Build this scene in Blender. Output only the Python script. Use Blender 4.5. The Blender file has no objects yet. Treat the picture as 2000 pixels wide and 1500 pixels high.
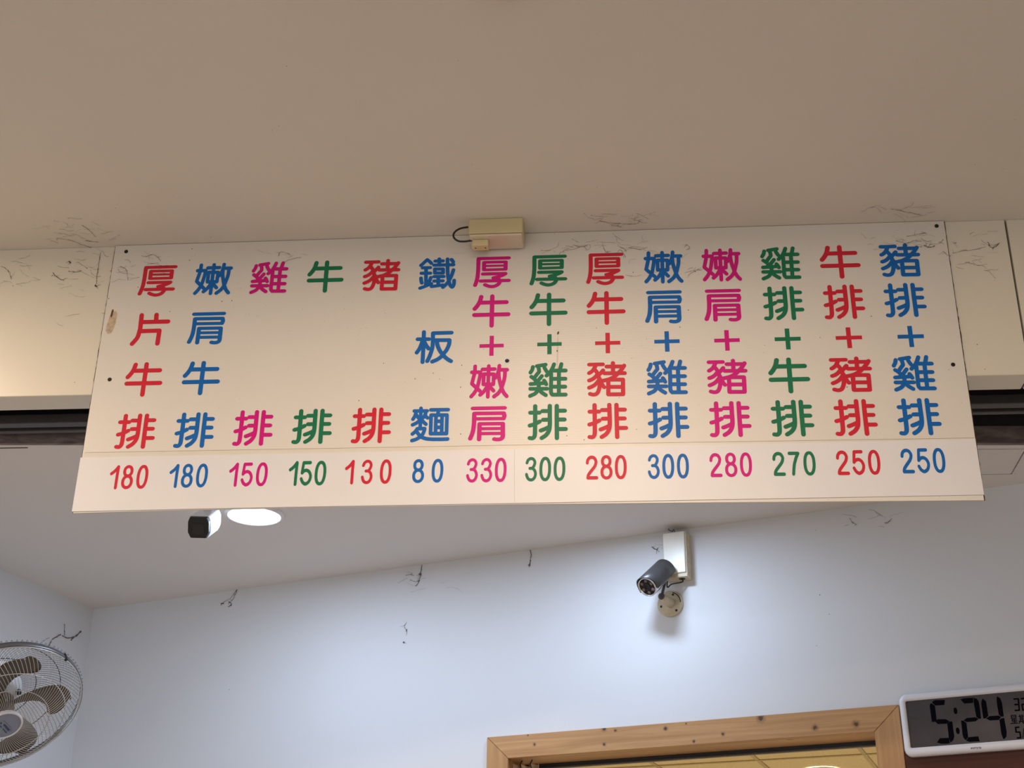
import bpy, bmesh, math, random
from mathutils import Vector, Matrix
random.seed(7)
sc = bpy.context.scene
col = sc.collection
# ---------------------------------------------------------------- camera
FPX = 2700.0
PITCH, YAW, ROLL = 0.44417895, -0.08409245, 0.01435896
CAM = Vector((0.0, 0.0, 1.6))
_cp, _sp, _cy, _sy = math.cos(PITCH), math.sin(PITCH), math.cos(YAW), math.sin(YAW)
_f = Vector((_sy*_cp, _cy*_cp, _sp)); _r = Vector((_cy, -_sy, 0)); _u = _r.cross(_f)
_c, _s = math.cos(ROLL), math.sin(ROLL)
RIGHT = _r*_c + _u*_s; UP = -_r*_s + _u*_c; FWD = _f
cam_data = bpy.data.cameras.new('camera'); cam = bpy.data.objects.new('camera', cam_data); col.objects.link(cam)
cam.matrix_world = Matrix(((RIGHT.x, UP.x, -FWD.x, CAM.x), (RIGHT.y, UP.y, -FWD.y, CAM.y), (RIGHT.z, UP.z, -FWD.z, CAM.z), (0, 0, 0, 1)))
cam_data.sensor_width = 36.0; cam_data.lens = 36.0*FPX/2000.0; cam_data.clip_start = 0.02
sc.camera = cam
# ---------------------------------------------------------------- world, view, room light levels
sc.view_settings.view_transform = 'Standard'; sc.view_settings.look = 'None'
sc.view_settings.exposure = 0.0; sc.view_settings.gamma = 1.0; sc.view_settings.use_curve_mapping = False
world = bpy.data.worlds.new('world'); sc.world = world; world.use_nodes = True
world.node_tree.nodes['Background'].inputs[0].default_value = (0.75, 0.8, 0.9, 1)
world.node_tree.nodes['Background'].inputs[1].default_value = 0.05
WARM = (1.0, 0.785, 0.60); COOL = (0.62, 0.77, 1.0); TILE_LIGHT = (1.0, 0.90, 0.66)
FRONT_W, BACK_W, FAR_W, DAY_W = 15.8, 5.0, 70.0, 40.0
# ceiling heights (world z)
ZF = 1.6+1.5475      # front ceiling
ZB = 1.6+1.1924      # back ceiling, underside of the fascia
# ---------------------------------------------------------------- geometry helpers
def ray(x, y): return RIGHT*((x-1000)/FPX) - UP*((y-750)/FPX) + FWD
def on_y(x, y, Y=2.5): d = ray(x, y); return CAM + d*(Y/d.y)
def on_z(x, y, Z): d = ray(x, y); return CAM + d*((Z-CAM.z)/d.z)
C0 = Vector((-1.6305, 4.0488, 0.0)); WD = Vector((0.9374, -0.3482, 0)).normalized(); WN = Vector((WD.y, -WD.x, 0))   # back wall
def W(u, z, off=0.0): p = C0 + WD*u + WN*off; return Vector((p.x, p.y, z))
def on_w(x, y, off=0.0):
    d = ray(x, y); k = (C0 + WN*off - Vector((CAM.x, CAM.y, 0))).dot(WN); return CAM + d*(k/d.dot(WN))
def wuv(x, y, off=0.0): p = on_w(x, y, off); return (p-C0).dot(WD), p.z

def put(name, bm, mat, parent=None, smooth=False, label=None):
    me = bpy.data.meshes.new(name); bm.to_mesh(me); bm.free()
    return put_me(name, me, mat, parent, smooth, label)
def put_me(name, me, mat, parent=None, smooth=False, label=None):
    if mat is not None and not me.materials: me.materials.append(mat)
    if smooth:
        for p in me.polygons: p.use_smooth = True
    o = bpy.data.objects.new(name, me); col.objects.link(o)
    if parent is not None: o.parent = parent
    if label: o['label'] = label
    return o
def empty(name, loc=(0, 0, 0)):
    o = bpy.data.objects.new(name, None); col.objects.link(o); o.location = loc; o.empty_display_size = 0.05
    return o
def tag(o, label, cat, group=None):
    o['label'] = label; o['category'] = cat
    if group: o['group'] = group
    return o
def struct(o, label=None):
    o['kind'] = 'structure'
    if label: o['label'] = label
    return o
def rebase(root):
    """children built in world space keep their place under an empty that stands at the thing's base"""
    for ch in root.children: ch.matrix_parent_inverse = Matrix.Translation(root.location).inverted()
def box(bm, a, b, M=None):
    vs = [bm.verts.new((x, y, z)) for x in (a[0], b[0]) for y in (a[1], b[1]) for z in (a[2], b[2])]
    for q in ((0, 1, 3, 2), (4, 6, 7, 5), (0, 4, 5, 1), (2, 3, 7, 6), (0, 2, 6, 4), (1, 5, 7, 3)): bm.faces.new([vs[i] for i in q])
    if M is not None: bmesh.ops.transform(bm, matrix=M, verts=vs)
    return vs
def bevel(bm, w, seg=2):
    bmesh.ops.bevel(bm, geom=list(bm.edges), offset=w, segments=seg, profile=0.5, affect='EDGES', clamp_overlap=True)
def prism(bm, pts, ext):
    """closed solid: polygon pts (Vectors) extruded by the vector ext"""
    a = [bm.verts.new(p) for p in pts]; b = [bm.verts.new(p+ext) for p in pts]; n = len(pts)
    bm.faces.new(a); bm.faces.new(b[::-1])
    for i in range(n): bm.faces.new((a[i], b[i], b[(i+1) % n], a[(i+1) % n]))
    bmesh.ops.recalc_face_normals(bm, faces=bm.faces)
def frame_of(t):
    t = t.normalized(); a = t.cross(Vector((0, 0, 1)))
    if a.length < 1e-3: a = t.cross(Vector((1, 0, 0)))
    a.normalize(); return a, t.cross(a).normalized()
def tube(bm, pts, r, seg=8, closed=False, caps=True):
    pts = [Vector(p) for p in pts]; n = len(pts); rings = []
    rr = r if isinstance(r, (list, tuple)) else [r]*n
    pa = None
    for i, p in enumerate(pts):
        if closed: t = pts[(i+1) % n]-pts[i-1]
        else: t = pts[min(i+1, n-1)]-pts[max(i-1, 0)]
        t.normalize()
        if pa is None: a, b = frame_of(t)
        else:
            a = (pa - t*pa.dot(t))
            if a.length < 1e-6: a, b = frame_of(t)
            a.normalize(); b = t.cross(a)
        pa = a
        rings.append([bm.verts.new(p + (a*math.cos(2*math.pi*k/seg)+b*math.sin(2*math.pi*k/seg))*rr[i]) for k in range(seg)])
    m = n if closed else n-1
    for i in range(m):
        A, B = rings[i], rings[(i+1) % n]
        for k in range(seg): bm.faces.new((A[k], A[(k+1) % seg], B[(k+1) % seg], B[k]))
    if not closed and caps: bm.faces.new(rings[0][::-1]); bm.faces.new(rings[-1])
def lathe(bm, prof, M, seg=32, close=True):
    """prof: (radius, height) pairs turned round the local z axis, placed by matrix M"""
    rings = []
    for r, h in prof:
        if r < 1e-6: rings.append([bm.verts.new(M @ Vector((0, 0, h)))])
        else: rings.append([bm.verts.new(M @ Vector((r*math.cos(2*math.pi*k/seg), r*math.sin(2*math.pi*k/seg), h))) for k in range(seg)])
    for A, B in zip(rings, rings[1:]):
        for k in range(seg):
            k2 = (k+1) % seg
            if len(A) == 1 and len(B) == 1: continue
            if len(A) == 1: bm.faces.new((A[0], B[k], B[k2]))
            elif len(B) == 1: bm.faces.new((A[k], A[k2], B[0]))
            else: bm.faces.new((A[k], A[k2], B[k2], B[k]))
    bmesh.ops.recalc_face_normals(bm, faces=bm.faces)
def basis(z, x, loc):
    z = z.normalized(); x = (x - z*x.dot(z)).normalized(); y = z.cross(x)
    return Matrix(((x.x, y.x, z.x, loc.x), (x.y, y.y, z.y, loc.y), (x.z, y.z, z.z, loc.z), (0, 0, 0, 1)))
def catmull(p, n=5):
    p = [Vector(q) for q in p]; q = [p[0]*2-p[1]]+p+[p[-1]*2-p[-2]]; out = []
    for i in range(1, len(q)-2):
        a, b, c, d = q[i-1:i+3]
        for k in range(n):
            t = k/n; out.append(0.5*((2*b)+(c-a)*t+(2*a-5*b+4*c-d)*t*t+(-a+3*b-3*c+d)*t*t*t))
    out.append(p[-1]); return out
def ribbon(bm, strokes, mm=0.001, seg=14):
    """flat vinyl strokes with an oval pen, in the local xz plane facing -y; strokes: (rx, rz, points)"""
    i = 0
    for rx, rz, pts in strokes:
        P = [(x*mm, z*mm) for x, z in pts]; a, b = rx*mm, rz*mm
        for (x0, z0), (x1, z1) in zip(P, P[1:]):
            tx, tz = x1-x0, z1-z0; L = math.hypot(tx, tz)
            if L < 1e-7: continue
            mx, mz = -tz/L, tx/L; h = math.sqrt(a*a*mx*mx+b*b*mz*mz); ox, oz = a*a*mx/h, b*b*mz/h
            y = -i*1.5e-6; i += 1
            bm.faces.new([bm.verts.new(v) for v in ((x0+ox, y, z0+oz), (x0-ox, y, z0-oz), (x1-ox, y, z1-oz), (x1+ox, y, z1+oz))])
        for (x, z) in P:
            y = -i*1.5e-6; i += 1
            bm.faces.new([bm.verts.new((x+a*math.cos(2*math.pi*k/seg), y, z+b*math.sin(2*math.pi*k/seg))) for k in range(seg)])
    for f in bm.faces:
        f.normal_update()
        if f.normal.y > 0: f.normal_flip()
# ---------------------------------------------------------------- materials
class NT:
    def __init__(s, name):
        s.m = bpy.data.materials.new(name); s.m.use_nodes = True; s.t = s.m.node_tree
        s.b = s.t.nodes['Principled BSDF']; s.o = s.t.nodes['Material Output']
    def n(s, kind, **kw):
        nd = s.t.nodes.new(kind)
        for k, v in kw.items(): setattr(nd, k, v)
        return nd
    def l(s, a, b): s.t.links.new(a, b)
    def set(s, **kw):
        for k, v in kw.items():
            i = s.b.inputs[k.replace('_', ' ')]
            i.default_value = (*v, 1) if isinstance(v, tuple) and len(v) == 3 else v
    def pos(s, scale=(1, 1, 1), rot=(0, 0, 0)):
        g = s.n('ShaderNodeNewGeometry'); mp = s.n('ShaderNodeMapping'); s.l(g.outputs['Position'], mp.inputs[0])
        mp.inputs['Scale'].default_value = scale; mp.inputs['Rotation'].default_value = rot; return mp.outputs[0]
    def noise(s, vec, scale, detail=3, rough=0.5, dist=0.0):
        nd = s.n('ShaderNodeTexNoise'); nd.inputs['Scale'].default_value = scale; nd.inputs['Detail'].default_value = detail
        nd.inputs['Roughness'].default_value = rough; nd.inputs['Distortion'].default_value = dist
        if vec is not None: s.l(vec, nd.inputs['Vector'])
        return nd.outputs['Fac']
    def ramp(s, fac, stops):
        r = s.n('ShaderNodeValToRGB'); e = r.color_ramp.elements
        while len(e) < len(stops): e.new(0.5)
        for i, (p, c) in enumerate(stops): e[i].position = p; e[i].color = (*c, 1) if isinstance(c, tuple) else (c, c, c, 1)
        s.l(fac, r.inputs[0]); return r.outputs[0]
    def mix(s, fac, a, b):
        m = s.n('ShaderNodeMix', data_type='RGBA')
        for v, i in ((fac, 0), (a, 6), (b, 7)):
            if hasattr(v, 'links'): s.l(v, m.inputs[i])
            else: m.inputs[i].default_value = v if i == 0 else (*v, 1)
        return m.outputs[2]
    def math(s, op, a, b=None, c=None):
        m = s.n('ShaderNodeMath', operation=op)
        for i, v in enumerate((a, b, c)):
            if v is None: continue
            if hasattr(v, 'links'): s.l(v, m.inputs[i])
            else: m.inputs[i].default_value = v
        return m.outputs[0]
    def bump(s, h, strength, dist):
        b = s.n('ShaderNodeBump'); b.inputs['Strength'].default_value = strength; b.inputs['Distance'].default_value = dist
        s.l(h, b.inputs['Height']); s.l(b.outputs[0], s.b.inputs['Normal'])
def plain(name, c, rough=0.5, metal=0.0, spec=0.5, var=0.06, scale=40):
    t = NT(name); f = t.noise(t.pos(), scale, 2)
    lo = tuple(x*(1-var) for x in c); hi = tuple(min(1, x*(1+var)) for x in c)
    t.l(t.ramp(f, [(0.3, lo), (0.7, hi)]), t.b.inputs['Base Color'])
    t.set(Roughness=rough, Metallic=metal); t.b.inputs['Specular IOR Level'].default_value = spec
    return t.m
def specks(t, base, dirt, scale=55, size=0.05, gate=0.56, gscale=5):
    """fly specks and grime dots scattered over a painted surface"""
    v = t.n('ShaderNodeTexVoronoi'); v.inputs['Scale'].default_value = scale; t.l(t.pos(), v.inputs['Vector'])
    d = t.math('LESS_THAN', v.outputs['Distance'], size)
    g = t.math('GREATER_THAN', t.noise(t.pos(), gscale, 3), gate)
    return t.mix(t.math('MULTIPLY', d, g), base, dirt)
def paint(name, c, rough=0.6, dirt=(0.2, 0.16, 0.12), size=0.035, scale=40, gate=0.55, blot=0.05):
    t = NT(name); f = t.noise(t.pos(), 2.3, 4)
    base = t.ramp(f, [(0.3, tuple(x*(1-blot) for x in c)), (0.7, c)])
    t.l(specks(t, base, dirt, scale, size, gate), t.b.inputs['Base Color'])
    t.set(Roughness=rough); t.bump(t.noise(t.pos(), 260, 2), 0.08, 0.001); return t.m
def glow(name, c, s):
    t = NT(name); t.set(Base_Color=(0.9, 0.9, 0.9)); t.b.inputs['Emission Color'].default_value = (*c, 1); t.b.inputs['Emission Strength'].default_value = s
    return t.m
KNOTS = [(1044, 1454, .0035), (1180, 1454, .0035), (1180, 1424, .005), (1202, 1427, .003), (1300, 1423, .0045), (1412, 1434, .0035), (1355, 1448, .003), (1486, 1403, .007), (1592, 1421, .0055), (1672, 1414, .006), (1031, 1436, .002), (1340, 1413, .002)]
def wood(name, dark, light, axis, scale=1.0, knots=True, rough=0.45):
    """grain runs along the world direction given as a rotation of the wall frame"""
    t = NT(name); g = t.n('ShaderNodeNewGeometry'); vr = t.n('ShaderNodeVectorRotate', rotation_type='Z_AXIS'); vr.inputs['Angle'].default_value = math.radians(20.38)
    t.l(g.outputs['Position'], vr.inputs['Vector']); mp = t.n('ShaderNodeMapping'); t.l(vr.outputs[0], mp.inputs[0])
    mp.inputs['Scale'].default_value = (1.2*scale, 20*scale, 26*scale) if axis == 'u' else (26*scale, 20*scale, 1.2*scale)
    f = t.noise(mp.outputs[0], 2.2, 5, 0.55, 1.2)
    base = t.ramp(f, [(0.25, dark), (0.5, tuple((a+b)/2 for a, b in zip(dark, light))), (0.75, light)])
    if knots:
        v = t.n('ShaderNodeTexVoronoi'); v.inputs['Scale'].default_value = 9.0; t.l(vr.outputs[0], v.inputs['Vector'])
        k = t.ramp(v.outputs['Distance'], [(0.05, 1.0), (0.10, 0.0)])
        gk = t.math('GREATER_THAN', t.noise(vr.outputs[0], 6.0, 2), 0.52)
        base = t.mix(t.math('MULTIPLY', t.math('MULTIPLY', k, gk), .5), base, tuple(x*0.4 for x in dark))
        for kx, ky, kr in KNOTS:
            q = on_w(kx, ky, .012); vm = t.n('ShaderNodeVectorMath', operation='DISTANCE'); t.l(g.outputs['Position'], vm.inputs[0]); vm.inputs[1].default_value = q
            dd = t.math('ADD', vm.outputs['Value'], t.math('MULTIPLY', t.math('SUBTRACT', t.noise(vr.outputs[0], 160, 2), .5), kr*1.1))
            base = t.mix(t.ramp(t.math('DIVIDE', dd, kr*2.2), [(0.25, 1.0), (0.5, .35), (0.9, 0.0)]), base, (.10, .045, .028))
    t.l(base, t.b.inputs['Base Color']); t.set(Roughness=rough); t.bump(f, 0.15, 0.002); return t.m

M_CEIL = paint('ceiling_paint', (0.80, 0.755, 0.69), 0.55, size=0.03, scale=30, gate=0.6, blot=0.04)
M_CEILB = paint('back_ceiling_paint', (0.80, 0.77, 0.74), 0.6, size=0.02, gate=0.62, blot=0.03)
M_WALL = paint('wall_paint', (0.775, 0.80, 0.84), 0.6, size=0.03, scale=22, gate=0.6, blot=0.02)
M_FASCIA = paint('fascia_laminate', (0.83, 0.775, 0.65), 0.35, size=0.05, scale=45, gate=0.55)
M_FASCIA2 = paint('fascia_laminate_grey', (0.74, 0.72, 0.64), 0.35, size=0.05, scale=45, gate=0.5)
M_FLOOR = paint('floor_tile', (0.52, 0.45, 0.38), 0.35)
M_SHELL = paint('room_paint', (0.72, 0.66, 0.58), 0.7)
M_BLACK = plain('matte_black', (0.012, 0.012, 0.014), 0.5)
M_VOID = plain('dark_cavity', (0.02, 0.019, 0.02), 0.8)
M_RAIL = plain('dark_steel', (0.045, 0.047, 0.055), 0.35, 0.6, scale=90)
M_RAIL2 = plain('grey_steel', (0.10, 0.095, 0.095), 0.45, 0.5, scale=90)
M_CREAM = plain('aged_cream_plastic', (0.74, 0.63, 0.36), 0.4, var=0.05, scale=15)
M_CREAM2 = plain('cream_cover_plastic', (0.76, 0.66, 0.52), 0.3, var=0.04, scale=15)
M_IVORY = plain('ivory_plastic', (0.80, 0.77, 0.68), 0.3, var=0.04, scale=25)
M_IVORY2 = plain('yellowed_plastic', (0.62, 0.54, 0.38), 0.45, var=0.08, scale=60)
M_WHITE = plain('white_plastic', (0.82, 0.82, 0.83), 0.3, var=0.02)
M_CHROME = plain('brushed_metal', (0.75, 0.76, 0.78), 0.22, 1.0, var=0.04)
M_GREY = plain('grey_sunshield', (0.075, 0.072, 0.075), 0.38, 0.3, var=0.1)
M_WIRE = plain('guard_wire', (0.55, 0.53, 0.50), 0.35, 0.3)
M_RING = plain('guard_ring', (0.13, 0.125, 0.125), 0.35, 0.4)
M_CABLE = plain('black_cable', (0.015, 0.013, 0.012), 0.4)
M_WEB = plain('dusty_cobweb', (0.16, 0.13, 0.10), 0.95, var=0.25)
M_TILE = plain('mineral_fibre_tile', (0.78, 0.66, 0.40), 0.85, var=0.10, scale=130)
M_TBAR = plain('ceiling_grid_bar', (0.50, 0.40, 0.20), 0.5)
M_WOODU = wood('pine_head_grain', (0.42, 0.215, 0.085), (0.64, 0.37, 0.17), 'u')
M_WOODV = wood('pine_jamb_grain', (0.42, 0.215, 0.085), (0.64, 0.37, 0.17), 'v', knots=False)
M_REDWOOD = wood('reddish_brown_board', (0.05, 0.015, 0.009), (0.115, 0.036, 0.02), 'u', 0.6, knots=False, rough=0.5)
M_REDWOOD.node_tree.nodes['Principled BSDF'].inputs['Specular IOR Level'].default_value = .25
M_OLDWOOD = wood('old_stained_board', (0.10, 0.075, 0.068), (0.30, 0.235, 0.215), 'u', 0.8, knots=False, rough=0.6)
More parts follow.
